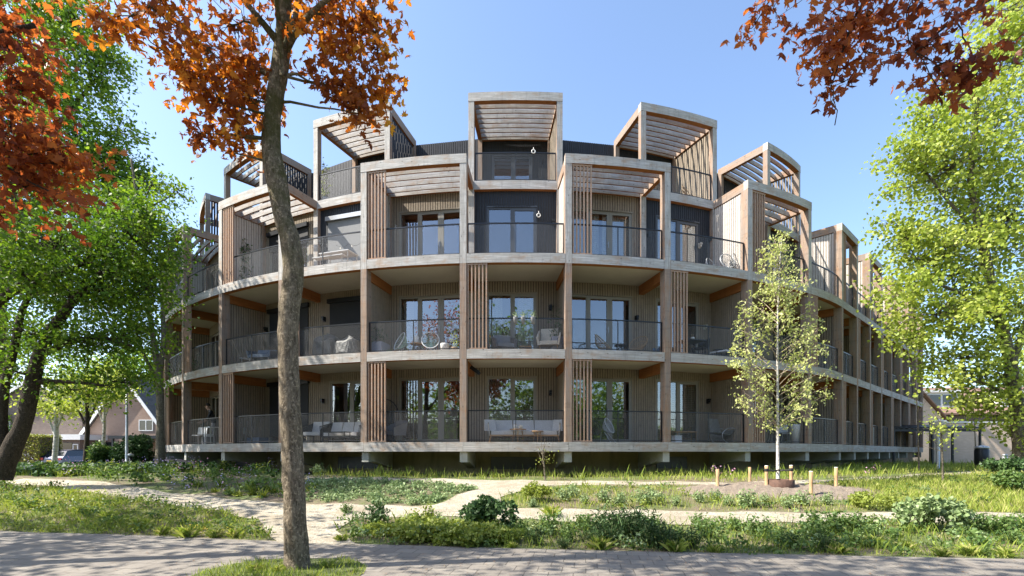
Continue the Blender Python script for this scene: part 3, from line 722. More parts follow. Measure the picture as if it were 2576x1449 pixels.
grassfield('grass', [
    gblades(LAWN_L, 20000, .055, .011, 1.1, .9, (.35, 1)), gblades(LAWN_L, 8000, .06, .011, None, .9, (.35, 1)), gblades(LAWN_L, 5000, .17, .010, 1.5, .7, (.2, .9)),
    gblades(PIT, 2600, .10, .010, 2, .6, (.2, .9)),
    gblades(NEAR_B, 52000, .20, .018, None, .6, (.45, .95)), gblades(NEAR_B, 7000, .38, .02, 1.3, .4, (.2, .7)),
    gblades(MID, 24000, .11, .015, .8, .7, (.3, 1)), gblades(MID, 5000, .22, .012, 1.7, .6, (.3, 1)),
    gblades(FRONT, 11000, .055, .012, .75, .9, (.4, 1)), gblades(FRONT, 2600, .22, .010, 1.9, .6, (.1, .7)),
    gblades(FLOWER, 9000, .24, .016, 1.2, .5, (0, .6)), gblades(LEFT_FAR, 9000, .25, .03, None, .5, (0, .6)),
    gblades(pg([(2100, 1216), (2480, 1196), (2900, 1186), (3000, 1292), (2300, 1290)]), 26000, .16, .015, None, .6, (.35, 1))], M['grass'])

def leafcloud(c, sc, n, size, up=.5, hang=0, shape='diamond', shell=.6):
    """n leaves in an ellipsoid; returns verts, uv, corners per leaf"""
    d = R.randn(n, 3); d /= np.linalg.norm(d, axis=1)[:, None]; r = R.uniform(0, 1, n) ** (1 / 3) * (1 - shell) + shell * R.uniform(.75, 1.05, n)
    p = np.asarray(c) + d * r[:, None] * np.asarray(sc); return p
TPL = {
    'diamond': np.array([(0, 0, 0), (.30, .45, .06), (0, 1, 0), (-.30, .45, .06)]),
    'round': np.array([(0, 0, 0), (.38, .3, .05), (.36, .7, .05), (0, 1, -.03), (-.36, .7, .05), (-.38, .3, .05)]),
    'strap': np.array([(-.07, 0, 0), (.07, 0, 0), (.05, .7, .12), (0, 1.2, -.05), (-.05, .7, .12)]),
    'maple': np.array([(0, 0, 0), (.12, .12, .05), (.42, .0, -.10), (.28, .25, .02), (.58, .44, -.20), (.22, .46, .05), (.25, .74, -.04), (0, 1.05, -.22), (-.25, .74, -.04), (-.22, .46, .05), (-.58, .44, -.20), (-.28, .25, .02), (-.42, .0, -.10), (-.12, .12, .05)])}
def leaves(p, size, shape='diamond', up=.5, hang=0, cmin=0, cmax=1, outward=None, rs=R, cval=None):
    """place one leaf per point: up biases the normal up, hang lets the tip point down"""
    n = len(p); T = TPL[shape]; k = len(T)
    nrm = rs.randn(n, 3) * (1 - up); nrm[:, 2] += up * 1.2 * np.where(rs.rand(n) < .9, 1, -1)
    if outward is not None: nrm += outward * .5
    nrm /= np.linalg.norm(nrm, axis=1)[:, None] + 1e-9
    t = rs.randn(n, 3); t[:, 2] = t[:, 2] * (1 - hang) - hang * 1.6
    t -= nrm * (t * nrm).sum(1)[:, None]; t /= np.linalg.norm(t, axis=1)[:, None] + 1e-9
    b = np.cross(t, nrm); s = (size * rs.uniform(.6, 1.25, n))[:, None, None]
    V = p[:, None] + s * (T[None, :, 0, None] * b[:, None] + T[None, :, 1, None] * t[:, None] + T[None, :, 2, None] * nrm[:, None])
    u = rs.uniform(cmin, cmax, n) if cval is None else np.clip(cval + rs.uniform(-.18, .18, n), 0, 1)
    u = np.repeat(u, k); return V.reshape(-1, 3), np.c_[u, u], k
def join(parts): return np.concatenate([q[0] for q in parts]), np.concatenate([q[1] for q in parts]), parts[0][2]
def leafmesh(name, parts, mat, parent=None):
    V, U, k = join(parts); return raw_mesh(name, V, k, len(V) // k, mat, parent, uv=U)

# weeds and ground cover nobody could count
def cover(name, poly, nc, per, hgt, rad, size, mat, shape='diamond', clump=None, extra=None):
    x, y = sample(poly, nc, True, clump); n = len(x); z = gzz(x, y)
    hs = R.uniform(.5, 1.3, n) * hgt; rs_ = R.uniform(.5, 1.3, n) * rad
    X = np.repeat(x, per) + R.randn(n * per) * np.repeat(rs_, per) * .5; Y = np.repeat(y, per) + R.randn(n * per) * np.repeat(rs_, per) * .5
    Z = np.repeat(z, per) + np.repeat(hs, per) * R.uniform(.05, 1, n * per) ** .8
    cv = np.repeat(R.uniform(.1, .9, n), per)
    return tag(leafmesh(name, [leaves(np.c_[X, Y, Z], size, shape, .45, cval=cv)], mat), kind='stuff')
cover('ground_cover', BED3, 330, 30, .12, .14, .07, M['herb_grey'])
cover('weeds', FRONT, 150, 44, .16, .22, .075, M['herb'], clump=.9)
cover('weeds', FRONT, 90, 30, .26, .16, .06, M['herb_grey'], clump=1.6)
cover('weeds', MID, 130, 34, .16, .18, .07, M['herb'], clump=1.2)
cover('weeds', MID, 90, 34, .14, .16, .06, M['herb_lime'], clump=1.7)
cover('weeds', LAWN_L, 300, 30, .13, .18, .06, M['herb_lime'], clump=1.2)
cover('weeds', LAWN_L, 160, 34, .20, .20, .07, M['herb'], clump=.8)
cover('weeds', NEAR_B, 330, 30, .26, .16, .07, M['herb_lime'], clump=1.0)
cover('flower_bed', FLOWER, 620, 46, .32, .24, .09, M['herb'], 'round')
cover('flower_bed', FLOWER, 160, 26, .48, .20, .12, M['herb_lime'], 'strap', clump=1.1)
cover('flower_bed', FLOWER, 420, 18, .58, .22, .05, M['flower_blue'], clump=1.2)
cover('flower_bed', FLOWER, 130, 14, .55, .2, .045, M['flower_pink'], clump=1.6)
for q_ in ([(1795, 1192), (1850, 1192), (1850, 1205), (1795, 1205)], [(2130, 1196), (2215, 1192), (2215, 1202), (2130, 1206)]): cover('pink_flowers', pg(q_), 4, 14, .42, .2, .055, M['flower_pink'])
cover('dandelions', pg([(470, 1340), (600, 1345), (600, 1356), (470, 1350)]), 7, 8, .14, .1, .035, M['flower_yellow'])
cover('ground_cover', LEFT_FAR, 500, 40, .26, .35, .15, M['herb_dark'], 'round')

# ---- plants one can point at
M['stem'] = plain('green_stem', (.14, .17, .06), .7); M['twig'] = plain('brown_twig', (.12, .085, .055), .85)
def plant(name, loc, kind, scale, label, cat, group=None, mat='herb', rs=None, seed=1):
    global R
    keep = R; R = np.random.RandomState(seed)
    z = float(gzz(loc[0], loc[1])); t = thing(name, (loc[0], loc[1], z), R.uniform(0, 6), label, cat, group)
    P = []; S = MB()
    if kind == 'tuft':
        n = 110; a = R.uniform(0, 6.28, n); h = R.uniform(.3, 1, n) * .30; l = R.uniform(.1, 1, n) * .30; w = .006
        v = np.empty((n, 4, 3)); bx = R.randn(n) * .06; by = R.randn(n) * .06
        v[:, 0] = np.c_[bx - w * np.sin(a), by + w * np.cos(a), h * 0 - .01]; v[:, 1] = np.c_[bx + w * np.sin(a), by - w * np.cos(a), h * 0 - .01]
        v[:, 2] = np.c_[bx + np.cos(a) * l * .4, by + np.sin(a) * l * .4, h * .75]; v[:, 3] = np.c_[bx + np.cos(a) * l, by + np.sin(a) * l, h]
        u = np.repeat(R.uniform(.2, 1, n), 4); o = raw_mesh('blades', v.reshape(-1, 3), 4, n, M['grass'], t, uv=np.c_[u, u])
    else:
        spec = {'mound': (9, .42, .30, 150, .055, 'round'), 'herb': (11, .34, .62, 46, .085, 'diamond'), 'bush': (20, .50, .85, 85, .085, 'round'),
                'rosette': (1, .30, .22, 60, .17, 'strap'), 'spiky': (9, .30, .65, 40, .10, 'strap')}[kind]
        ns, rad, hh, per, sz, shp = spec
        for i in range(ns):
            a = R.uniform(0, 6.28); r = rad * math.sqrt(R.rand()) if ns > 1 else 0; top = np.array([r * math.cos(a), r * math.sin(a), hh * R.uniform(.55, 1) * (1 - .35 * r / rad)])
            if kind != 'rosette': S.tube([(top[0] * .2, top[1] * .2, -.02), (top[0] * .6, top[1] * .6, top[2] * .5), tuple(top)], [.008, .006, .003], 4)
            if kind in ('herb', 'spiky'):
                f = R.uniform(.15, 1.05, per)[:, None]; p = f * top + R.randn(per, 3) * (.07, .07, .03)
            elif kind == 'rosette': p = R.randn(per, 3) * (.05, .05, .0) + (0, 0, .03)
            else: p = leafcloud(top * (1, 1, .8), (.17, .17, .13 if kind == 'mound' else .16), per, sz)
            p[:, 2] = np.maximum(p[:, 2], .015)
            P.append(leaves(p, sz, shp, .4 if kind != 'rosette' else .25, cmin=.05 + .5 * R.rand() * .5, cmax=.9))
        leafmesh('foliage', P, M[mat], t)
        if S.v: S.build('stem', M['stem'], t)
    t.scale = (scale,) * 3; R = keep; return t
def copy_tree(o, parent=None):
    c = o.copy(); COL.objects.link(c); c.parent = parent
    for ch in list(o.children): copy_tree(ch, c)
    return c
def spot(o, x, y, s, label=None, rz=None, group=None, zf=None):
    o.location = (x, y, float((zf or gzz)(x, y))); o.scale = (s,) * 3; o.rotation_euler[2] = rnd.uniform(0, 6) if rz is None else rz
    if label: o['label'] = label
    if group: o['group'] = group
    return o
P_ = lambda px, py: px2g(px, py)
plant('bushy_herb', P_(1232, 1335), 'bush', .92, 'tall bushy dark green plant standing alone between the two gravel paths and the pavement', 'plant', mat='herb_dark', seed=3)
plant('bushy_herb', P_(948, 1322), 'herb', .85, 'small dark upright plant left of the low clipped mounds beside the gravel', 'plant', mat='herb_dark', seed=5)
plant('shrub', P_(2345, 1335), 'bush', .95, 'loose grey green shrub with bare base at the right end of the front bed', 'shrub', mat='herb_grey', seed=6)
plant('shrub', P_(1350, 1262), 'bush', .62, 'yellow tipped shrub at the left tip of the middle bed beside the path fork', 'shrub', mat='herb_lime', seed=7)
plant('shrub', P_(2180, 1277), 'mound', 1.05, 'bright lime green low mound right of the birch stakes', 'shrub', mat='herb_lime', seed=8)
plant('bushy_herb', P_(1070, 1325), 'herb', .8, 'lime leaved herb rising behind the low mounds near the pavement', 'plant', mat='herb_lime', seed=9)
plant('shrub', P_(2540, 1235), 'bush', .75, 'round leafy bush at the right edge of the lawn', 'shrub', mat='herb', seed=12)
plant('wall_climber', P_(2530, 1200), 'bush', .95, 'ivy covered bush at the foot of the large tree on the right', 'shrub', mat='herb_dark', seed=13)
# low clipped mounds by the pavement
m0 = plant('low_mound', P_(1010, 1360), 'mound', 1, 'low dense light green mound of spindle in the row along the pavement edge', 'shrub', 'low mounds along the pavement', mat='herb_lime', seed=21)
for i, (px, py, s) in enumerate([(1010, 1352, 1.0), (1060, 1365, 1.05), (1115, 1362, 1.0), (1170, 1367, 1.05), (1225, 1365, .95), (1275, 1368, .8), (1090, 1345, .9), (1150, 1348, .85), (1215, 1345, .9), (960, 1345, .7)]):
    c = m0 if i == 0 else copy_tree(m0); spot(c, *P_(px, py), s)
protos = {
    'herb': plant('weed', P_(1500, 1365), 'herb', .5, 'leafy green weed in the front bed between gravel path and pavement', 'plant', 'weeds of the front bed', seed=31),
    'spiky': plant('weed', P_(1560, 1365), 'spiky', .55, 'narrow leaved dark green weed clump in the front bed', 'plant', 'narrow leaved weeds of the front bed', mat='herb_dark', seed=32),
    'tuft': plant('grass_tuft', P_(2090, 1380), 'tuft', .8, 'tuft of long grass in the beds along the pavement', 'grass tuft', 'grass tufts along the pavement', seed=33),
    'strap': plant('iris_clump', P_(850, 1240), 'rosette', 1, 'clump of bright strap leaves at the near edge of the flower bed', 'plant', 'strap leaved clumps of the flower bed', mat='herb_lime', seed=34),
    'grey': plant('grey_weed', P_(1500, 1270), 'herb', .4, 'low grey green leafy weed of the middle bed', 'plant', 'grey green weeds of the middle bed', mat='herb_grey', seed=35)}
def scatter(key, pts):
    for i, (px, py, s) in enumerate(pts):
        s *= {'grey': .72, 'tuft': .8, 'herb': 1.08, 'spiky': 1.25}.get(key, 1) * rnd.uniform(.75, 1.25); spot(protos[key] if i == 0 else copy_tree(protos[key]), *P_(px, py), s)
scatter('herb', [(1480, 1340, .55), (1380, 1345, .6), (1430, 1362, .55), (1640, 1340, .5), (1700, 1362, .5), (1775, 1352, .6), (1850, 1335, .55), (1905, 1350, .6), (1960, 1368, .55), (2050, 1345, .7), (2100, 1340, .65), (2150, 1335, .6), (1310, 1350, .55), (2190, 1360, .5), (2470, 1345, .75), (2520, 1350, .7), (2420, 1345, .5), (2060, 1365, .65), (1760, 1330, .45), (870, 1290, .4), (1460, 1330, .5), (2550, 1370, .5), (2480, 1400, .3)])
scatter('spiky', [(1530, 1372, .75), (1570, 1360, .95), (1610, 1370, .85), (1650, 1378, .7), (1595, 1345, .9), (1545, 1345, .7), (1690, 1385, .6), (1490, 1378, .55), (1990, 1378, .6), (2080, 1388, .5), (1740, 1378, .5), (1350, 1372, .5), (1420, 1380, .45)])
scatter('tuft', [(1390, 1300, .9), (1510, 1382, .8), (1700, 1388, .8), (1800, 1390, .6), (2110, 1392, .9), (2200, 1375, .8), (2280, 1380, .8), (2370, 1400, .7), (2440, 1398, .7), (2530, 1402, .8), (410, 1345, .9), (470, 1353, .9), (350, 1330, .8), (540, 1353, .7), (200, 1290, .9), (270, 1305, .8), (80, 1275, .8), (590, 1352, .6), (640, 1438, .5), (830, 1430, .5), (1850, 1320, .5), (860, 1362, .5), (1290, 1378, .4), (700, 1440, .4)])
scatter('strap', [(575, 1240, .9), (600, 1248, 1.1), (640, 1245, 1.2), (660, 1252, 1.0), (690, 1240, 1.2), (620, 1232, 1.1), (670, 1230, 1.0), (560, 1225, 1.1), (540, 1240, .8), (500, 1225, .9), (780, 1235, .8), (160, 1200, 1.6), (260, 1195, 1.5), (100, 1195, 1.4), (350, 1195, 1.2)])
scatter('grey', [(1420, 1262, .9), (1470, 1268, .8), (1520, 1262, .9), (1560, 1272, .8), (1620, 1270, .9), (1660, 1266, .8), (1700, 1272, .8), (1760, 1262, .8), (1800, 1258, .9), (1830, 1270, .9), (1880, 1275, .9), (1920, 1268, .7), (1980, 1278, .8), (2020, 1272, .8), (2080, 1270, .8), (2250, 1265, .6), (1440, 1250, .7), (1640, 1250, .7), (1340, 1275, .5), (800, 1195, .9), (830, 1190, .9), (1440, 1240, .6), (2330, 1240, .6)])

# fallen leaves and husks on the paving
x = R.uniform(-12, 12, 5200); y = R.uniform(4.5, 14, 5200); k = inpoly(x, y, PAVE) & (R.rand(5200) < .6)
for q in PATHS: k |= inpoly(x, y, q)
x, y = x[k], y[k]
tag(leafmesh('fallen_leaves', [leaves(np.c_[x, y, gz(x, y) + .03], .035, 'diamond', .93)], leafmat('dry_leaves', [(0, (.10, .05, .025)), (.6, (.24, .12, .05)), (1, (.36, .26, .12))], .1)), kind='stuff')
# ------------------------------------------------------------------ trees
M['maple'] = leafmat('red_maple_leaves', [(0, (.18, .05, .03)), (.45, (.40, .135, .04)), (.8, (.66, .28, .055)), (1, (.80, .45, .08))], .6, (1, .8, .3), .45)
M['maple_dark'] = leafmat('purple_maple_leaves', [(0, (.18, .055, .04)), (.5, (.42, .14, .065)), (1, (.74, .32, .10))], .62, (1, .7, .3), .35)
M['tree_green'] = leafmat('fresh_green_leaves', [(0, (.065, .15, .018)), (.5, (.15, .27, .03)), (1, (.32, .42, .06))], .5, (1, 1, .5))
M['tree_deep'] = leafmat('deep_green_leaves', [(0, (.045, .11, .012)), (.5, (.11, .21, .022)), (1, (.26, .37, .045))], .5, (1, 1, .5))
M['tree_lime'] = leafmat('spring_green_leaves', [(0, (.17, .25, .035)), (.5, (.33, .42, .07)), (1, (.52, .57, .15))], .5, (1, 1, .6))
M['birch_leaf'] = leafmat('birch_leaves', [(0, (.30, .36, .10)), (.5, (.48, .53, .18)), (1, (.66, .68, .34))], .4, (1, 1, .7))
M['hedge'] = leafmat('yellow_hedge_leaves', [(0, (.14, .18, .03)), (.5, (.28, .30, .05)), (1, (.45, .42, .08))], .3)
def mk_bark(name, a, b, moss=None, vs=1.0):
    t = NT(name); v = t.coord((9, 9, 2.2), 'Object'); v2 = t.coord(kind='Object'); n = t.math('ADD', t.math('MULTIPLY', t.noise(v, 2.2 * vs, 8, .75), .6), t.math('MULTIPLY', t.noise(t.coord((1, 1, .4), 'Object'), 55, 4, .7), .4))
    col = t.ramp(n, [(.40, a), (.60, b)]); sp = t.noise(v2, 26, 3, .6)
    col = t.mix(t.ramp(sp, [(.55, (0, 0, 0)), (.64, (.6, .6, .6))]), col, tuple(min(1, x * 1.7) for x in b))
    if moss:
        sx = t.n('ShaderNodeSeparateXYZ'); t.l(v2, sx.inputs[0])
        hgt = t.ramp(t.math('DIVIDE', sx.outputs[2], 8), [(.40, (0, 0, 0)), (.60, (1, 1, 1))])
        ms = t.ramp(t.noise(v2, 2.6, 6, .7), [(.42, (0, 0, 0)), (.56, (1, 1, 1))])
        col = t.mix(t.math('MULTIPLY', t.math('MULTIPLY', ms, hgt), .8), col, moss)
    t.l(col, t.b.inputs['Base Color']); t.b.inputs['Roughness'].default_value = .9; t.b.inputs['Specular IOR Level'].default_value = .2
    t.bump(n, 1.0, .09); return t.mat
M['bark'] = mk_bark('maple_bark', (.085, .066, .045), (.34, .28, .20), (.085, .085, .025))
M['bark_dark'] = mk_bark('dark_bark', (.03, .024, .018), (.09, .072, .055))
M['bark_mid'] = mk_bark('grey_brown_bark', (.09, .075, .055), (.22, .19, .14))
def mk_birch():
    t = NT('birch_bark'); v = t.coord((3, 3, 22), 'Object'); n = t.noise(v, 1.3, 5, .7)
    t.l(t.ramp(n, [(.38, (.05, .045, .04)), (.45, (.46, .43, .38)), (.8, (.62, .59, .54))]), t.b.inputs['Base Color']); t.b.inputs['Roughness'].default_value = .7; return t.mat
M['birch'] = mk_birch(); M['twig_light'] = plain('pale_twig', (.30, .24, .17), .8)

def W(px, py, d): return np.array([(px - CX) * d / FOC, d, EYE - (py - HY) * d / FOC])
def wob(a, b, n, amp, rs):
    a, b = np.array(a, float), np.array(b, float); t = np.linspace(0, 1, n)[:, None]; p = a + (b - a) * t
    j = rs.randn(n, 3) * amp; j[0] = j[-1] = 0; return p + j * np.sin(t * math.pi)
def tree(name, label, cat, trunks, crowns, size, leafm, barkm, shape='diamond', seed=1, group=None, up=.35, hang=.35, twig=.006, limb=.05, crname='crown', sides=8, branchm=None):
    """trunks: [(points, radii)]; crowns: [(centre, radii, clumps, leaves per clump, spread, tone)]"""
    rs = np.random.RandomState(seed); base = trunks[0][0][0]
    rt = thing(name, (0, 0, 0), 0, label, cat, group); rt.location = (base[0], base[1], base[2]); off = np.array(base, float)
    T = MB(); BT = MB() if branchm else T; nodes = []
    for ti, (pts, rad) in enumerate(trunks):
        # resample and roughen
        P = np.array(pts, float) - off; d = np.r_[0, np.cumsum(np.linalg.norm(np.diff(P, axis=0), axis=1))]; m = max(len(P), int(d[-1] / .16) + 2) if rad[0] > .06 else max(len(P), 8)
        s = np.linspace(0, d[-1], m)
        # smooth interpolation (Catmull-like through finer linear + box filter)
        Q = np.stack([np.interp(s, d, P[:, i]) for i in range(3)], 1); rr = np.interp(s, d, rad)
        for _ in range(2): Q[1:-1] = (Q[:-2] + 2 * Q[1:-1] + Q[2:]) / 4
        Q[1:-1] += rs.randn(m - 2, 3) * (rr[1:-1, None] * .03); rr = rr * (1 + rs.randn(m) * .02)
        (T if ti == 0 else BT).tube(Q, rr, 18 if rad[0] > .1 else sides, 0, True)
        nodes += [(q, r_) for q, r_ in zip(Q, rr)]
    NP = np.array([q for q, _ in nodes]); NR = np.array([r_ for _, r_ in nodes]); P_all = []; C_all = []
    for c, rd, nc, per, spread, tone in crowns:
        c = np.array(c, float) - off; rd = np.array(rd, float)
        dd = np.linalg.norm(NP - c, axis=1) + .5 * np.maximum(0, NP[:, 2] - c[2]); k = dd.argmin(); a = NP[k]
        L = np.linalg.norm(c - a)
        lp = wob(a, c, max(4, int(L / .5) + 3), L * .05, rs); r0 = min(NR[k] * .6, limb)
        if L > .15: BT.tube(lp, np.linspace(r0, max(twig * 1.6, r0 * .35), len(lp)), 6, 0, True, False)
        d = rs.randn(nc, 3); d /= np.linalg.norm(d, axis=1)[:, None]; r = rs.uniform(.15, 1, nc) ** .55
        r = r * np.where(rs.rand(nc) < .14, rs.uniform(1.05, 1.35, nc), 1)
        cc = c + d * r[:, None] * rd; keepc = np.sin(cc[:, 0] * 2.3 + seed) * np.sin(cc[:, 2] * 2.9 + 1.7 * seed) * np.sin(cc[:, 1] * 1.9) > -.30
        cc = cc[keepc]; d = d[keepc]; nc = len(cc)
        if nc == 0: continue
        anchors = np.concatenate([lp, NP[max(0, k - 3):k + 1]])
        for q in cc:
            cand = anchors[np.linalg.norm(anchors - q, axis=1).argmin()]
            if rs.rand() < min(1, 500 / nc):
                w_ = wob(cand, q, 5, np.linalg.norm(q - cand) * .07, rs); BT.tube(w_, [twig * 1.5, twig * 1.3, twig, twig * .8, twig * .5], 3, 0, True, False)
        ax = d * .7 + rs.randn(nc, 3) * .45; ax[:, 2] -= .15; ax /= np.linalg.norm(ax, axis=1)[:, None]
        al = np.clip(rs.randn(nc * per, 1), -1.8, 1.8) * spread * 1.3; pp = np.repeat(cc, per, 0) + np.repeat(ax, per, 0) * al + np.clip(rs.randn(nc * per, 3), -1.8, 1.8) * spread * .62 * np.array([1, 1, .7])
        cv = np.repeat(np.clip(tone + rs.uniform(-.3, .3, nc), 0, 1), per); P_all.append(pp); C_all.append(cv)
    if branchm: BT.build('branches', M[branchm], rt)
    T.build('trunk', M[barkm], rt)
    pp = np.concatenate(P_all); cv = np.concatenate(C_all)
    V, U, k = leaves(pp, size, shape, up, hang, rs=rs, cval=cv)
    raw_mesh(crname, V, k, len(V) // k, M[leafm], rt, uv=U); return rt
def E(px, py, d, rx, rz, ry=None):
    """centre and radii of a leaf mass, from its place and size in the photo at distance d"""
    return (tuple(W(px, py, d)), (rx * d / FOC, (rx * d / FOC if ry is None else ry), rz * d / FOC))
def CR(lst):
    return [(*E(*a[:5], a[5] if len(a) > 5 and a[5] else None), a[6], a[7], a[8], a[9]) for a in lst]

def THIN(f, lst): return CR([(*a[:6], max(3, int(a[6] * f)), *a[7:]) for a in lst])
# red maple in front of the building
TD = 6.52
def tp(px, py, w, d=TD): return (tuple(W(px, py, d)), w * .49 * d / FOC)
tr = [tp(749, 1452, 84), tp(749, 1436, 70), tp(748, 1418, 64), tp(746, 1374, 60), tp(741, 1274, 54), tp(737, 1174, 52), tp(732, 1074, 52), tp(728, 974, 50), tp(725, 874, 49), tp(724, 824, 48), tp(729, 774, 51), tp(733, 724, 51), tp(741, 672, 51), tp(738, 630, 50), tp(722, 578, 48), tp(707, 530, 46), tp(695, 445, 52), tp(684, 395, 48), tp(679, 354, 46), tp(684, 300, 40), tp(690, 255, 42), tp(703, 177, 42), tp(712, 110, 42), tp(716, 50, 36), tp(714, -60, 30), tp(700, -260, 22), tp(715, -480, 12)]
def br(*p): return ([q[0] for q in p], [q[1] for q in p])
branches = [br(*tr), br(tp(704, 110, 22), tp(672, 70, 16, 6.4), tp(620, 10, 12, 6.3), tp(560, -80, 8, 6.2)), br(tp(690, 200, 18), tp(650, 170, 12, 6.7), tp(600, 150, 9, 6.9), tp(560, 200, 6, 7)),
            br(tp(718, 130, 20), tp(748, 60, 18, 6.3), tp(790, 30, 14, 6.1), tp(850, -30, 10, 5.9), tp(930, -60, 6, 5.8)), br(tp(712, 190, 16, 6.4), tp(702, 60, 13, 6.2), tp(690, -40, 10, 6)),
            br(tp(715, 120, 14, 6.4), tp(745, 40, 12, 6.5), tp(760, -60, 8, 6.6)), br(tp(705, -30, 18), tp(560, -60, 12, 6.2), tp(420, -10, 8, 5.8), tp(330, 40, 5, 5.5)), br(tp(710, -40, 16), tp(900, -90, 12, 6.6), tp(960, 60, 8, 6.7), tp(950, 150, 5, 6.8)),
            br(tp(706, -200, 12), tp(600, -400, 8, 7)), br(tp(706, -200, 12), tp(900, -400, 8, 6))]
crown_front = THIN(1.05, [
    # px, py, d, rx, rz, ry, clumps, per, spread, tone
    (310, 55, 5.6, 85, 32, .35, 9, 9, .13, .6), (255, 45, 5.5, 40, 28, .2, 4, 8, .10, .6), (420, 40, 5.8, 90, 65, .6, 26, 10, .14, .65), (520, 120, 6.1, 95, 90, .7, 34, 10, .15, .6), (600, 60, 6.3, 110, 90, .8, 36, 10, .16, .5),
    (480, 210, 6.2, 50, 60, .4, 14, 9, .12, .55), (560, 260, 6.4, 70, 80, .5, 24, 10, .13, .65), (630, 180, 6.7, 60, 80, .6, 22, 10, .14, .5), (500, 335, 6.4, 45, 30, .25, 8, 9, .10, .35), (600, 345, 6.5, 45, 50, .3, 13, 9, .11, .65),
    (640, 260, 6.7, 38, 70, .4, 15, 9, .12, .6), (590, 385, 6.4, 18, 22, .15, 3, 7, .07, .4), (740, 30, 6.8, 70, 50, .5, 12, 9, .15, .4),
    (840, 40, 6.4, 75, 75, .7, 22, 10, .16, .5), (920, 60, 6.6, 55, 75, .6, 20, 10, .15, .5), (850, 150, 6.7, 70, 60, .5, 20, 10, .14, .65), (935, 170, 6.8, 55, 70, .4, 22, 10, .13, .7), (815, 210, 6.5, 45, 40, .3, 10, 9, .12, .3), (880, 240, 6.7, 60, 40, .4, 15, 9, .12, .55),
    (970, 225, 6.9, 32, 55, .3, 13, 9, .10, .75), (900, 285, 6.7, 40, 25, .2, 8, 9, .09, .45),
    (450, -110, 6, 160, 90, 1.2, 26, 9, .2, .5), (700, -150, 6.5, 200, 100, 1.4, 28, 9, .22, .5), (930, -110, 6.5, 130, 90, 1.2, 20, 9, .2, .5), (650, -350, 6.5, 230, 130, 1.5, 30, 9, .25, .5), (780, -520, 6.4, 160, 120, 1.2, 20, 9, .25, .5)])
tree('maple_tree', 'red leaved maple with mossy bent trunk standing in front of the building', 'tree', branches, crown_front, .104, 'maple', 'bark', 'maple', 41, None, .2, .45, .004, .022)

# maple at the left edge, trunk outside the picture
gx = g1(-9.2, 6.6)
lm = [((-9.2, 6.2, 0), (-9.25, 6.3, 2.2), (-9.1, 6.4, 4.0), (-8.9, 6.6, 6.5), (-8.7, 6.8, 9)), (.19, .17, .15, .12, .06)]
tree('maple_tree', 'dark red leaved maple reaching in from the left edge of the picture', 'tree', [lm, ([(-9.1, 6.4, 4.0), (-8.0, 6.6, 5.0), (-7.0, 6.8, 5.4)], [.08, .06, .03]), ([(-8.9, 6.6, 6.0), (-7.6, 7.0, 7.2), (-6.8, 7.2, 7.6)], [.08, .05, .03])],
     THIN(0.44, [(20, 120, 7, 60, 140, .8, 60, 11, .16, .3), (50, 330, 7, 105, 110, .9, 95, 12, .16, .35), (150, 370, 6.9, 70, 48, .5, 40, 11, .13, .75), (60, 470, 7, 80, 80, .8, 62, 12, .15, .4), (30, 220, 7, 60, 100, .8, 50, 12, .16, .35), (170, 495, 6.8, 30, 28, .2, 8, 9, .09, .65), (0, 540, 7, 50, 35, .5, 16, 10, .12, .4),
         (130, 410, 6.9, 50, 35, .4, 20, 11, .12, .7), (-150, 200, 7, 190, 300, 1.6, 130, 11, .25, .35), (-350, 0, 6.4, 240, 330, 2.2, 170, 11, .3, .4), (-200, -330, 6.6, 260, 230, 2, 150, 11, .3, .4), (-520, 300, 5, 200, 200, 1.5, 60, 10, .3, .4)]),
     .125, 'maple_dark', 'bark_dark', 'maple', 42, None, .2, .4, .004, .03)
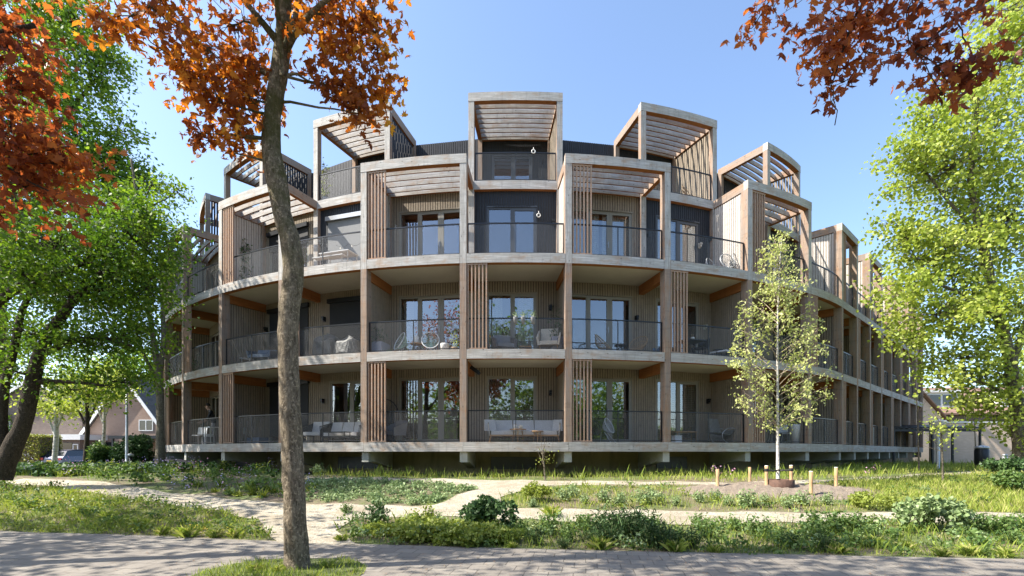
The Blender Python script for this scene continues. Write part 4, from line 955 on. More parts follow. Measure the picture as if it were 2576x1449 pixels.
# maple branches hanging in at the top right
rm = [([(7.6, 4.6, 0), (7.5, 4.7, 3), (7.2, 4.9, 5.5), (6.8, 5, 8), (6.6, 5, 10)], [.2, .17, .13, .09, .04])]
def wp(*a): return tuple(W(*a))
rmb = [([(7.2, 4.9, 5.5), wp(2600, -60, 5.0), wp(2440, -20, 4.9), wp(2390, 60, 4.9), wp(2300, 130, 4.9)], [.05, .03, .018, .011, .006]), ([(6.9, 5, 7.5), wp(2500, -300, 5.1), wp(2250, -180, 5.0), wp(2150, -40, 5), wp(2110, 90, 5), wp(2090, 220, 5)], [.05, .03, .02, .014, .009, .005]),
       ([wp(2250, -180, 5.0), wp(2050, -120, 5.1), wp(1940, -20, 5.1), wp(1900, 60, 5.1)], [.015, .01, .007, .004])]
tree('maple_tree', 'bronze maple branches hanging down from the top right corner', 'tree', rm + rmb,
     THIN(0.55, [(1900, 60, 5.1, 26, 48, .15, 9, 9, .08, .5), (1945, 20, 5.1, 60, 30, .3, 12, 9, .09, .45), (2110, 70, 5, 75, 65, .35, 38, 10, .10, .5), (2190, 50, 5, 75, 60, .4, 36, 10, .11, .45), (2090, 160, 5, 38, 55, .2, 18, 10, .085, .45), (2180, 130, 5, 40, 40, .25, 10, 9, .09, .35),
         (2100, 260, 5, 26, 40, .15, 9, 9, .07, .4), (2100, 315, 5, 22, 20, .12, 5, 8, .06, .35), (2160, 190, 4.9, 45, 32, .2, 8, 9, .08, .25), (2280, 30, 4.9, 60, 40, .4, 14, 9, .1, .4), (2340, 110, 4.9, 50, 40, .3, 18, 10, .09, .4), (2400, 60, 4.9, 60, 40, .3, 13, 9, .09, .35),
         (2450, 190, 4.9, 60, 38, .3, 20, 10, .09, .3), (2380, 190, 4.9, 40, 40, .2, 11, 9, .08, .3), (2370, 235, 4.9, 24, 22, .12, 6, 8, .06, .5), (2440, 120, 4.9, 34, 50, .2, 9, 9, .08, .25), (2420, -10, 4.9, 90, 30, .4, 13, 9, .1, .4),
         (2150, -60, 5, 200, 50, .6, 26, 9, .14, .4), (2450, -90, 4.9, 160, 60, .8, 16, 9, .16, .4), (2700, -150, 4.8, 200, 150, 1.4, 30, 9, .25, .4), (2350, -280, 4.9, 300, 130, 1.5, 26, 9, .25, .4)]),
     .088, 'maple_dark', 'bark_dark', 'maple', 43, None, .2, .45, .0035, .02)

# large green trees on the left
d1 = 13.5
def q(px, py, w, d): return (wp(px, py, d), w / 2 * d / FOC)
T1 = [br(q(0, 1200, 52, d1), q(25, 1140, 42, d1), q(62, 1060, 35, d1), q(78, 980, 33, d1), q(95, 900, 28, d1), q(130, 830, 26, d1), q(180, 760, 18, d1), q(260, 680, 12, d1)),
      br(q(10, 1170, 40, d1), q(2, 1080, 26, d1), q(8, 980, 22, d1), q(35, 880, 18, d1), q(55, 780, 14, d1), q(100, 690, 10, d1)),
      br(q(-60, 800, 26, d1), q(20, 740, 22, d1), q(80, 700, 18, d1), q(160, 690, 14, d1), q(240, 640, 9, d1)), br(q(95, 900, 16, d1), q(170, 860, 12, d1), q(250, 845, 10, d1), q(330, 870, 6, d1)), br(q(80, 960, 14, d1), q(180, 960, 9, d1), q(260, 970, 6, d1)),
      br(q(-40, 1180, 40, d1), q(-70, 1000, 36, d1), q(-60, 800, 30, d1), q(-90, 600, 24, d1), q(-80, 300, 16, d1 + 1))]
tree('spreading_tree', 'dark forked tree with spreading low limbs at the left edge', 'tree', T1,
     THIN(0.95, [(150, 620, 13, 150, 70, 2, 180, 26, .28, .45), (330, 600, 13.5, 110, 90, 1.6, 150, 26, .28, .5), (60, 690, 13, 130, 70, 1.6, 90, 24, .28, .5), (230, 720, 13.5, 130, 60, 1.5, 100, 24, .28, .5), (360, 720, 14, 80, 80, 1.4, 90, 24, .26, .5), (60, 830, 13, 100, 60, 1.3, 50, 22, .26, .5),
         (230, 860, 13.5, 120, 60, 1.2, 80, 24, .26, .5), (300, 960, 14, 100, 50, 1.2, 60, 22, .24, .55), (340, 830, 14, 60, 60, 1, 50, 22, .24, .5), (30, 930, 13, 70, 50, 1, 24, 20, .22, .6), (180, 980, 14, 70, 40, 1, 26, 20, .22, .55), (355, 545, 14, 42, 50, 1.2, 50, 24, .22, .55), (442, 478, 14.5, 34, 24, .6, 16, 14, .15, .8), (380, 462, 14.5, 50, 40, .8, 30, 18, .2, .6),
         (-150, 500, 14, 200, 260, 3, 200, 22, .4, .45), (345, 650, 14.3, 40, 70, 1, 40, 24, .20, .45)]),
     .115, 'tree_deep', 'bark_dark', 'diamond', 51, None, .35, .4, .007, .05)
d2 = 19.5
T2 = [br(q(403, 1165, 24, d2), q(404, 1080, 18, d2), q(402, 980, 17, d2), q(398, 930, 17, d2), q(385, 850, 13, d2), q(372, 760, 10, d2), q(360, 600, 8, d2), q(330, 400, 5, d2)),
      br(q(400, 950, 14, d2), q(412, 860, 11, d2), q(408, 760, 9, d2), q(400, 640, 6, d2)), br(q(401, 970, 10, d2), q(365, 900, 8, d2), q(340, 830, 6, d2))]
tree('green_tree', 'tall slender trunked green tree beside the left end of the building', 'tree', T2,
     CR([(368, 700, d2, 46, 130, 1.2, 70, 24, .28, .7), (385, 840, d2, 30, 70, .8, 34, 22, .24, .8), (330, 560, d2, 90, 100, 2.0, 90, 26, .34, .55), (378, 590, d2, 22, 60, .8, 22, 22, .2, .7), (398, 950, d2, 18, 30, .4, 8, 16, .18, .8), (330, 800, d2, 50, 60, 1, 30, 22, .26, .7), (300, 680, d2 - 1, 80, 70, 2, 80, 26, .3, .45), (200, 740, d2 - 1.5, 110, 80, 2.4, 110, 26, .34, .4), (280, 840, d2 - 1.5, 80, 50, 1.6, 50, 24, .3, .5), (110, 840, d2 - 1, 90, 60, 2, 60, 24, .3, .5), (90, 700, d2 - 1, 90, 70, 2, 70, 24, .3, .4)]),
     .15, 'tree_green', 'bark_mid', 'diamond', 52, None, .35, .4, .008, .06)
d3 = 22
T3 = [br(q(-90, 1170, 60, d3), q(-60, 900, 50, d3), q(0, 600, 40, d3), q(60, 350, 28, d3), q(120, 100, 16, d3), q(150, -60, 8, d3)), br(q(0, 600, 26, d3), q(120, 480, 16, d3), q(220, 400, 8, d3)), br(q(30, 450, 20, d3), q(160, 300, 12, d3), q(240, 200, 6, d3))]
tree('green_tree', 'very tall bright green tree rising behind the red maple at the left', 'tree', T3,
     THIN(0.95, [(180, 60, d3, 110, 90, 2.4, 120, 28, .36, .65), (240, 170, d3, 75, 70, 1.8, 80, 26, .32, .6), (150, 230, d3, 110, 100, 2.4, 120, 28, .36, .65), (280, 150, d3, 40, 35, .8, 16, 22, .26, .7), (200, 350, d3, 80, 80, 1.8, 80, 26, .34, .4), (245, 430, d3, 70, 50, 1.5, 60, 26, .32, .4),
         (90, 450, d3, 140, 120, 2.6, 120, 28, .4, .4), (300, 335, d3, 44, 50, .8, 30, 22, .24, .75), (290, 410, d3, 60, 46, 1.2, 44, 24, .26, .6), (350, 440, d3, 50, 34, 1, 30, 22, .24, .75), (110, 30, d3, 70, 60, 1.6, 50, 24, .3, .6), (200, 530, d3, 130, 80, 2.6, 110, 28, .4, .35), (60, 140, d3, 70, 140, 2.2, 90, 28, .4, .5), (320, 480, d3, 60, 60, 1.4, 44, 26, .3, .45), (-120, 200, d3, 150, 300, 3, 140, 26, .5, .45), (160, -60, d3, 120, 80, 2, 60, 26, .4, .6), (40, 650, d3, 150, 110, 2.4, 90, 26, .4, .6), (20, 850, d3, 110, 120, 2.4, 60, 24, .4, .6)]),
     .19, 'tree_green', 'bark_dark', 'diamond', 53, None, .35, .4, .009, .07)
# small trees of the background, left
def small(px, py, d, hpx, wpx, label, bark, leafm, seed, cyc, name='small_tree'):
    z0 = W(px, py, d)[2]; b = W(px, py, d); b[2] = g1(b[0], b[1])
    top = W(px + 6, cyc, d); T = [([tuple(b), tuple((b * .5 + top * .5) + (.08, 0, 0)), tuple(top), tuple(top + (0.1, 0, wpx * .4 * d / FOC))], [hpx / 2 * d / FOC, hpx * .42 * d / FOC, hpx * .3 * d / FOC, .02])]
    m = W(px, cyc, d)
    for i, (a, c) in enumerate([(-.7, .25), (.75, .1), (.3, .7)]): T.append(([tuple(b * .45 + top * .55), tuple(m + np.array([a, 0, c]) * wpx * .8 * d / FOC)], [hpx * .25 * d / FOC, .015]))
    tree(name, label, 'tree', T, CR([(px, cyc, d, wpx, wpx * .7, None, 46, 26, .26, .7), (px - wpx * .6, cyc + wpx * .2, d, wpx * .5, wpx * .4, None, 18, 24, .24, .7), (px + wpx * .7, cyc + wpx * .15, d, wpx * .5, wpx * .45, None, 20, 24, .24, .75)]), .16, leafm, bark, 'diamond', seed, None, .35, .3, .01, .04)
small(213, 1166, 25, 12, 80, 'small crooked dark trunked tree in front of the gabled brick house', 'bark_dark', 'tree_lime', 61, 980)
small(135, 1160, 27, 13, 60, 'white barked birch in front of the clipped yellow hedge', 'birch', 'tree_lime', 62, 1010, 'birch_tree')
small(256, 1162, 27, 9, 70, 'slim white barked birch left of the lamp post', 'birch', 'tree_lime', 63, 960, 'birch_tree')
# big tree at the right
d4 = 17.5
T4 = [br(q(2573, 1212, 46, d4), q(2566, 1120, 30, d4), q(2560, 1040, 28, d4), q(2540, 900, 26, d4), q(2500, 750, 22, d4), q(2470, 600, 18, d4), q(2440, 450, 14, d4), q(2460, 250, 9, d4), q(2500, 50, 5, d4)),
      br(q(2545, 920, 16, d4), q(2600, 760, 14, d4), q(2620, 500, 10, d4)), br(q(2510, 800, 12, d4), q(2420, 740, 8, d4), q(2330, 700, 5, d4)), br(q(2550, 1000, 10, d4), q(2470, 960, 7, d4), q(2390, 960, 4, d4)), br(q(2470, 600, 10, d4), q(2380, 500, 7, d4), q(2320, 420, 4, d4))]
tree('large_tree', 'large light green tree filling the right edge of the picture', 'tree', T4,
     THIN(0.85, [(2330, 300, d4, 60, 70, 1.2, 50, 26, .26, .55), (2290, 400, d4, 70, 60, 1.2, 60, 26, .26, .6), (2380, 430, d4, 90, 100, 1.8, 120, 28, .3, .6), (2290, 600, d4, 75, 60, 1.2, 70, 26, .26, .6), (2250, 560, d4, 35, 30, .6, 12, 20, .2, .6), (2380, 620, d4, 100, 80, 1.8, 110, 28, .3, .6),
         (2270, 730, d4, 70, 45, 1.2, 50, 26, .25, .6), (2360, 790, d4, 110, 70, 1.8, 95, 28, .3, .65), (2300, 850, d4, 60, 30, 1, 24, 24, .22, .65), (2460, 760, d4, 90, 90, 1.8, 100, 28, .32, .6), (2572, 1085, d4, 34, 50, .9, 26, 26, .24, .6), (2520, 1045, d4, 44, 34, .9, 18, 24, .22, .6), (2430, 900, d4, 100, 55, 1.6, 70, 28, .3, .65), (2370, 950, d4, 60, 35, 1, 24, 24, .24, .65), (2520, 950, d4, 70, 90, 1.5, 70, 28, .3, .7), (2460, 1010, d4, 80, 32, 1.2, 26, 24, .26, .7),
         (2480, 350, d4, 90, 140, 2, 130, 28, .34, .65), (2540, 550, d4, 90, 130, 2, 130, 28, .34, .65), (2540, 150, d4, 70, 130, 2, 110, 28, .34, .7), (2560, 20, d4, 60, 70, 1.6, 60, 26, .3, .7), (2500, 120, d4, 40, 50, 1, 24, 24, .24, .7), (2560, 780, d4, 70, 100, 1.8, 80, 28, .34, .65), (2430, 520, d4 + 1.5, 120, 150, 1.5, 90, 28, .34, .5), (2350, 700, d4 + 1.5, 120, 90, 1.5, 70, 26, .34, .5), (2700, 400, d4, 160, 420, 3, 260, 26, .5, .6), (2410, 230, d4, 50, 60, 1, 26, 24, .26, .6),
         (2205, 735, d4, 22, 18, .3, 4, 16, .15, .65), (2240, 480, d4, 30, 26, .5, 9, 18, .18, .6)]),
     .125, 'tree_lime', 'bark_mid', 'round', 71, None, .35, .3, .008, .05)
# young staked birch
bx, by = px2g(1957, 1218); bz = float(gzz(bx, by)); db = by
Tb = [([(bx, by, bz - .05), (bx, by, bz + .8), (bx - .01, by, bz + 2.2), (bx - .02, by, bz + 4), (bx, by, bz + 6), tuple(W(1966, 600, db))], [.052, .045, .038, .027, .016, .005])]
rs_ = np.random.RandomState(5); tiers = []
for i in range(70):
    py = 590 + 470 * (i / 69) ** .85; f = (py - 590) / 470
    wdt = (18 + 100 * min(1, f * 1.5)) * (1 if f < .85 else 1 - (f - .85) * 2.6); sd = -1 if i % 2 else 1
    px = 1958 + sd * wdt * rs_.uniform(.25, 1.12); a = W(1958, min(1075, py + 46 + 20 * f), db); e_ = W(px, py, db + rs_.uniform(-.8, .8))
    Tb.append(([tuple(a), tuple(a * .5 + e_ * .5 + (0, 0, .05)), tuple(e_)], [.011, .008, .003]))
    tiers.append((px, py, e_[1], 19, 24, .2, 6, 9, .078, .6)); tiers.append(((px + 1958) / 2, py + 12, db, 26, 24, .3, 4, 8, .10, .5))
tree('birch_tree', 'young white stemmed birch with loose pale leaves tied to short stakes', 'tree', Tb, CR(tiers), .085, 'birch_leaf', 'birch', 'diamond', 81, None, .2, .7, .003, .006, branchm='twig_light')
# saplings on the right and a bare one by the building corner
def sapling(px, py, d, cyc, rp, label, leafm, n, seed, size=.1):
    b = W(px, py, d); b[2] = g1(b[0], b[1]); t_ = W(px - 8, cyc - rp, d)
    T = [([tuple(b), tuple((b + t_) / 2 + (.03, 0, 0)), tuple(t_)], [.03, .02, .008])]; rs2 = np.random.RandomState(seed)
    for i in range(9):
        f = rs2.uniform(.45, .95); a = b * (1 - f) + t_ * f; T.append(([tuple(a), tuple(a + np.array([rs2.uniform(-1, 1) * rp * d / FOC, rs2.uniform(-.5, .5), rs2.uniform(.1, .6)]))], [.010, .003]))
    tree('sapling', label, 'tree', T, CR([(px, cyc, d, rp, rp, None, n, 10, .16, .7)]), size, leafm, 'bark_mid', 'diamond', seed, None, .4, .2, .004, .01)
sapling(2372, 1196, 14.5, 1075, 38, 'thin sapling with sparse feathery leaves in front of the low brick wall', 'tree_lime', 20, 91)
sapling(2312, 1168, 19, 1010, 40, 'nearly leafless sapling beside the right corner of the building', 'tree_green', 2, 92)
sapling(1371, 1192, 15.2, 1150, 16, 'tiny sapling with a few leaves in front of the basement window', 'tree_lime', 5, 93, .06)
sapling(2455, 1180, 24, 1020, 40, 'thin young tree behind the bin at the right', 'tree_lime', 16, 94)
# trees behind the viewer: seen in the window panes
def back(x, y, h, r, leafm, label, seed, cz=None, n=190):
    cz = cz or h * .62
    T = [([(x, y, 0), (x + .2, y, cz * .6), (x, y, cz + .5)], [.22, .16, .05])]
    tree('tree_behind', label, 'tree', T, [((x, y, cz), (r, r, min(h - cz, cz - .8)), n, 15, .6, .5)], .36, leafm, 'bark_mid', 'maple', seed, None, .35, .3, .02, .08)
back(-3.3, -8, 10.5, 2.3, 'maple_dark', 'broad red maple across the lane, mirrored in the middle floor windows', 101, 8.2, 150)
back(4.6, -8.5, 10.5, 1.9, 'maple_dark', 'second red maple across the lane, mirrored right of the first', 102, 8.0, 110)
for i, (x, y, h, r, cz) in enumerate([(.8, -11, 9, 3.2, 5.2), (8.5, -11, 8, 3, 4.5), (-8.5, -12, 8, 3.2, 4.5), (-14, -9, 9, 4, 5), (15, -9, 9, 4, 5), (-4.5, -11, 6, 2.6, 3.6), (4.8, -12, 6.4, 2.6, 3.8), (21, -12, 9, 4, 5)]):
    back(x, y, h, r, 'tree_green', ['small green tree across the lane between the two maples', 'green tree across the lane towards the right', 'green tree across the lane towards the left', 'broad green tree across the lane at the far left', 'broad green tree across the lane at the right', 'low green tree under the left maple across the lane', 'low green tree under the right maple across the lane', 'green tree across the lane at the far right end'][i], 103 + i, cz, 130)
def overhang(x, y, h, c, rd, label, seed, n):
    tree('lane_tree', label, 'tree', [([(x, y, 0), (x * .9 + c[0] * .1, y, h * .4), (x * .4 + c[0] * .6, y * .4 + c[1] * .6, c[2] - .5), c], [.25, .18, .10, .03])], [(c, rd, n, 15, .40, .5)], .19, 'tree_green', 'bark_mid', 'round', seed, None, .5, .2, .012, .07)
overhang(-14.6, 5.0, 11, (-14.0, 7.4, 7.2), (3.2, 4.2, 2.6), 'tall lane tree beyond the left edge that shades the paving', 121, 240)
overhang(-15.5, 1.0, 10, (-14.5, 2.2, 7), (3.4, 2.6, 2.4), 'second lane tree beyond the left edge', 122, 120)
overhang(-7.2, 1.6, 9.5, (-5.6, 4.2, 9.2), (3.2, 2.0, 1.3), 'lane tree arching over the viewer from the left', 123, 120)
overhang(2.6, -2.0, 9.5, (0.2, 4.0, 8.8), (3.2, 1.9, 1.2), 'lane tree arching over the viewer from behind', 124, 110)
overhang(-21.5, 15.5, 17, (-19.5, 15.8, 13.5), (4, 2.6, 4), 'very tall tree beyond the left edge whose shade streaks the left balconies', 125, 230)
overhang(-20.5, 20.0, 15, (-18.6, 19.0, 11.5), (3.2, 2.4, 3.4), 'second very tall tree behind the dark forked tree at the far left', 126, 170)
# bushes and hedge by the street
def cloudbush(name, label, px0, px1, pyt, pyb, d, mat, n, seed, dep=1.2, size=.13, sh='diamond', box=False):
    rs2 = np.random.RandomState(seed); a = W(px0, pyb, d); b = W(px1, pyt, d); cx = (a[0] + b[0]) / 2; z0 = g1(cx, d); hw = (b[0] - a[0]) / 2; h = b[2] - z0
    t = thing(name, (cx, d, z0), 0, label, 'hedge' if box else 'bush')
    if box: p = rs2.uniform(-1, 1, (n, 3)); ax = rs2.randint(0, 3, n); p[np.arange(n), ax] = np.sign(p[np.arange(n), ax]) * rs2.uniform(.9, 1.03, n); p = p * (hw, dep, h / 2) + (0, 0, h / 2)
    else:
        k = 26; c = rs2.randn(k, 3); c /= np.linalg.norm(c, axis=1)[:, None]; c = c * (hw * .62, dep * .62, h * .32) + (0, 0, h * .52); r = rs2.uniform(.25, .5, k) * min(hw, h * .7)
        i = rs2.randint(0, k, n); dd = rs2.randn(n, 3); dd /= np.linalg.norm(dd, axis=1)[:, None]; p = c[i] + dd * (r[i] * rs2.uniform(.75, 1.05, n))[:, None]; p[:, 2] = np.abs(p[:, 2])
    V, U, k = leaves(p, size, sh, .3, .1, rs=rs2); raw_mesh('foliage', V, k, len(V) // k, M[mat], t, uv=U)
    S = MB()
    for i in range(7): S.tube([(hw * rs2.uniform(-.6, .6), 0, -.05), (hw * rs2.uniform(-.7, .7), rs2.uniform(-.5, .5) * dep, h * .8)], [.03, .01], 5)
    if box: S.box(None, -hw * .93, hw * .93, -dep * .9, dep * .9, 0, h * .95)
    S.build('stem', M['twig'], t)
cloudbush('hedge', 'tall clipped yellow green hedge behind the parked grey car', 62, 128, 1096, 1160, 36, 'hedge', 9000, 1, .9, .12, box=True)
cloudbush('bush', 'wide evergreen bush between lamp post and building', 300, 398, 1096, 1168, 23, 'herb_dark', 9000, 2, 1.2)
cloudbush('bush', 'yellowish bush left of the lamp post', 240, 318, 1108, 1170, 24, 'herb', 7000, 3, 1.1)
cloudbush('bush', 'rambling green bush in the corner behind the big right tree', 2488, 2620, 1160, 1205, 18, 'herb', 3500, 4, .8)
cloudbush('bush', 'green thicket closing the view at the far left', -260, 40, 1000, 1160, 46, 'tree_green', 9000, 5, 2, .3)
cloudbush('bush', 'green thicket seen between the tall trunk and the building', 400, 470, 1010, 1150, 60, 'tree_green', 5000, 6, 2, .35)

t = thing('hedge', (0, -16, 0), 0, 'long green hedge added out of view, mirrored in the lower windows', 'hedge'); rs9 = np.random.RandomState(9)  # unseen hedge, added so low panes mirror green instead of bright horizon
p = rs9.uniform(-1, 1, (30000, 3)) * (75, .9, 2.6) + (0, 0, 2.6); V, U, k = leaves(p, .4, 'diamond', .3, .1, rs=rs9); raw_mesh('foliage', V, k, len(V) // k, M['tree_green'], t, uv=U)
S = MB(); S.box(None, -75, 75, -.5, .5, 0, 4.8); S.build('stem', M['twig'], t)

cloudbush('tree_line', 'distant dark green tree mass behind the houses at the far left', -500, 180, 800, 1150, 62, 'tree_deep', 16000, 11, 4, .55)
cloudbush('tree_line', 'distant green trees between the gabled house and the building', 150, 470, 850, 1150, 66, 'tree_green', 12000, 12, 4, .5)
cloudbush('tree_line', 'distant green trees behind the terraced houses at the right', 2450, 2900, 860, 1150, 62, 'tree_lime', 9000, 13, 4, .5)
# ------------------------------------------------------------------ neighbouring houses, walls, cars, street furniture
def mk_brick(name, a, b, mortar, s=1):
    t = NT(name); br = t.n('ShaderNodeTexBrick'); br.inputs['Scale'].default_value = 1; br.inputs['Brick Width'].default_value = .22 * s; br.inputs['Row Height'].default_value = .065 * s
    br.inputs['Mortar Size'].default_value = .006; br.inputs['Color1'].default_value = (*a, 1); br.inputs['Color2'].default_value = (*b, 1); br.inputs['Mortar'].default_value = (*mortar, 1)
    t.l(t.coord(), br.inputs['Vector']); n = t.noise(t.coord(kind='Object'), .7, 6, .6)
    t.l(t.mix(t.ramp(n, [(.4, (0, 0, 0)), (.7, (.4, .4, .4))]), br.outputs['Color'], tuple(x * .7 for x in a)), t.b.inputs['Base Color']); t.b.inputs['Roughness'].default_value = .9; return t.mat
M['brick_pink'] = mk_brick('pink_brick', (.27, .175, .13), (.33, .22, .165), (.30, .26, .22)); M['brick_dark'] = mk_brick('dark_brick', (.13, .095, .08), (.19, .14, .115), (.22, .2, .18))
M['brick_cream'] = mk_brick('cream_brick', (.56, .42, .32), (.64, .49, .38), (.55, .47, .4)); M['tile_red'] = mk_brick('clay_tiles', (.19, .115, .085), (.25, .155, .12), (.09, .06, .045), 2.6)
M['tile_dark'] = mk_brick('slate_tiles', (.07, .065, .065), (.10, .095, .09), (.03, .03, .03), 2.6)
M['white'] = plain('white_paint', (.74, .74, .72), .5, 0, .04); M['steel'] = plain('galvanised_steel', (.45, .47, .48), .4, .5, .08)
M['corten'] = plain('rusted_steel', (.10, .055, .038), .8, .2, .3, 12); M['stake'] = wood('pale_stake_wood', (.33, .20, .10), (.50, .33, .18), (.40, .26, .14), .3)
M['glass_dark'] = plain('dark_glass', (.02, .025, .03), .05, 0, .05, 1, 1.0); M['rubber'] = plain('rubber', (.015, .015, .015), .8); M['strap'] = plain('black_strap', (.015, .015, .015), .7)
def houseM(x, y, a): return Matrix.Translation((x, y, g1(x, y))) @ Matrix.Rotation(a, 4, 'Z')
def win(Mx, x0, x1, z0, z1, y, par, fr='white', split=2, gl='glass_dark'):
    mb = MB(); f = .07
    mb.box(Mx, x0, x1, y - .05, y - .002, z0, z0 + f); mb.box(Mx, x0, x1, y - .05, y - .002, z1 - f, z1)
    for i in range(split + 1):
        x = x0 + (x1 - x0 - f) * i / split; mb.box(Mx, x, x + f, y - .048, y - .003, z0 + f, z1 - f)
    w = mb.build('window', M[fr], par); mb = MB(); mb.poly([Mx @ Vector(p) for p in ((x0 + .03, y - .02, z0 + .03), (x1 - .03, y - .02, z0 + .03), (x1 - .03, y - .02, z1 - .03), (x0 + .03, y - .02, z1 - .03))]); mb.build('pane', M[gl], w); return w
def gable_house(name, label, x, y, a, w, eave, ridge, dep, wall, roof, ridge_x=0.0):
    Mx = houseM(x, y, a); h = thing(name, (0, 0, 0), 0, label, 'house'); mb = MB(); x0, x1 = -w / 2, w / 2; rx = ridge_x
    for yy, fl in ((0, False), (dep, True)):
        P = [(x0, yy, -.5), (x1, yy, -.5), (x1, yy, eave), (rx, yy, ridge), (x0, yy, eave)]
        if fl: P = P[::-1]
        mb.poly([Mx @ Vector(p) for p in P], 0, uv=[(p[0], p[2]) for p in P])
    for xx in (x0, x1):
        mb.poly([Mx @ Vector(p) for p in ((xx, 0, -.5), (xx, dep, -.5), (xx, dep, eave), (xx, 0, eave))], 0, uv=[(0, 0), (dep, 0), (dep, eave), (0, eave)])
    mb.build('wall', M[wall], h); mb = MB()
    for xx, s in ((x0, -1), (x1, 1)):
        dx = xx - rx; L = math.hypot(dx, ridge - eave); o = .35; ex, ez = xx + s * o * abs(dx) / L, eave - o * (ridge - eave) / L
        c = [(ex, -.35, ez + .05), (ex, dep + .35, ez + .05), (rx, dep + .35, ridge + .05), (rx, -.35, ridge + .05)]
        c2 = [(p[0], p[1], p[2] + .16) for p in c]; mb.hexa([Mx @ Vector(p) for p in c + c2], (1, 1, 0, 0, 1, 1))
        mb.bar(Mx @ Vector((ex, -.38, ez + .1)), Mx @ Vector((rx, -.38, ridge + .1)), .05, .26, 1)
    mb.build('roof', [M[roof], M['white']], h); return h, Mx
h1, Mx = gable_house('brick_house', 'pink brick house with steep gable and white bargeboard behind the left trees', -34.4, 45, -.04, 7.4, 3.0, 7.9, 9, 'brick_pink', 'tile_dark', .0)
win(Mx, 1.2, 2.5, 3.2, 4.2, 0, h1, split=2); win(Mx, -3.2, -2.4, .9, 2.1, 0, h1); mb = MB(); mb.box(Mx, -2.2, -1.2, -.06, -.01, 0, 2.2); mb.build('door', M['glass_dark'], h1)
mb = MB(); mb.box(Mx, 1.9, 2.8, 3.2, 4.2, 4, 8.2); mb.build('chimney', M['brick_dark'], h1)
mb = MB(); mb.box(Mx, .6, 6.5, -2.6, -.05, 2.45, 2.7); mb.box(Mx, 6.2, 6.35, -2.5, -2.35, 0, 2.449); mb.box(Mx, .8, .95, -2.5, -2.35, 0, 2.449); mb.build('carport_roof', M['black_metal'], h1)
h2, Mx = gable_house('brick_house', 'dark brick house half hidden behind trees at the far left', -44.5, 47, .0, 9, 5.2, 8.0, 9, 'brick_dark', 'tile_dark')
win(Mx, -3.6, -2.2, 2.9, 4.2, 0, h2)
fa = thing('garage', (0, 0, 0), 0, 'low flat roofed garage with white fascia joining the two left houses', 'garage'); Mx = houseM(-40, 42.5, 0)
mb = MB(); mb.box(Mx, -7, 3.6, 0, 5, -.5, 2.35); mb.build('wall', M['brick_dark'], fa); mb = MB(); mb.box(Mx, -7.2, 3.9, -.3, 5.2, 2.352, 2.8); mb.build('roof', M['white'], fa)
mb = MB(); mb.box(Mx, 1.6, 3.0, -.06, -.01, 0, 2.1); mb.build('door', M['glass_dark'], fa); win(Mx, 3.05, 3.5, .3, 2.0, 0, fa, split=1)
# right: terraced houses, garden wall, shelter

t3 = thing('terraced_house', (0, 0, 0), 0, 'row of brick houses with red tiled roof and white dormers right of the building', 'house'); Mx = houseM(40.5, 42.5, -.05)
mb = MB(); mb.box(Mx, -8, 12, 0, 8, -.5, 3.9); mb.build('wall', M['brick_dark'], t3)
mb = MB(); c = [(-8.02, -.4, 3.92), (12, -.4, 3.92), (12, 4.0, 6.6), (-8.02, 4.0, 6.6)]; mb.hexa([Mx @ Vector(p) for p in c + [(p[0], p[1], p[2] + .14) for p in c]], (0,) * 6)
c = [(-8.02, 4.0, 6.6), (12, 4.0, 6.6), (12, 8.4, 3.92), (-8.02, 8.4, 3.92)]; mb.hexa([Mx @ Vector(p) for p in c + [(p[0], p[1], p[2] + .14) for p in c]], (0,) * 6); mb.build('roof', M['tile_red'], t3)
mb = MB(); P = [(-8.03, 0, -.5), (-8.03, 8, -.5), (-8.03, 8, 3.9), (-8.03, 4, 6.55), (-8.03, 0, 3.9)]; mb.poly([Mx @ Vector(p) for p in P], 0, uv=[(p[1], p[2]) for p in P]); mb.build('gable_wall', M['brick_cream'], t3)
for x in (-5.2, 1.2, 7):
    mb = MB(); mb.box(Mx, x, x + 3, .6, 3.0, 4.5, 5.9); mb.box(Mx, x - .15, x + 3.15, .4, 3.2, 5.902, 6.1); dm = mb.build('dormer', M['white'], t3)
    mb = MB(); mb.box(Mx, x + .3, x + 1.4, .56, .6, 4.8, 5.7); mb.box(Mx, x + 1.6, x + 2.7, .56, .6, 4.8, 5.7); mb.build('pane', M['glass_dark'], dm)
    win(Mx, x - .6, x + 1.0, 1.9, 3.4, 0, t3); win(Mx, x + 1.6, x + 3.2, 1.9, 3.4, 0, t3)
t5 = thing('brick_house', (0, 0, 0), 0, 'pale brick gable end with tiled roof just past the right corner of the building', 'house'); Mx = houseM(33.6, 41.5, .12)
mb = MB(); P = [(-3, 0, -.5), (2.2, 0, -.5), (2.2, 0, 3.4), (-.9, 0, 6.4), (-3, 0, 6.4)]; mb.poly([Mx @ Vector(p) for p in P], 0, uv=[(p[0], p[2]) for p in P])
mb.poly([Mx @ Vector(p) for p in ((-3, 6, -.5), (-3, 0, -.5), (-3, 0, 6.4), (-3, 6, 6.4))], 0, uv=[(6, 0), (0, 0), (0, 6.9), (6, 6.9)]); mb.build('wall', M['brick_cream'], t5)
mb = MB(); c = [(2.5, -.3, 3.2), (2.5, 6, 3.2), (-.9, 6, 6.5), (-.9, -.3, 6.5)]; mb.hexa([Mx @ Vector(p) for p in c + [(p[0], p[1], p[2] + .14) for p in c]], (0,) * 6); mb.box(Mx, -3.2, -.9, -.3, 6, 6.5, 6.64); mb.build('roof', M['tile_red'], t5)
w5 = thing('garden_wall', (0, 0, 0), 0, 'long pale brick garden wall behind the bins at the right', 'wall'); Mx = houseM(27.0, 30.5, -.03)
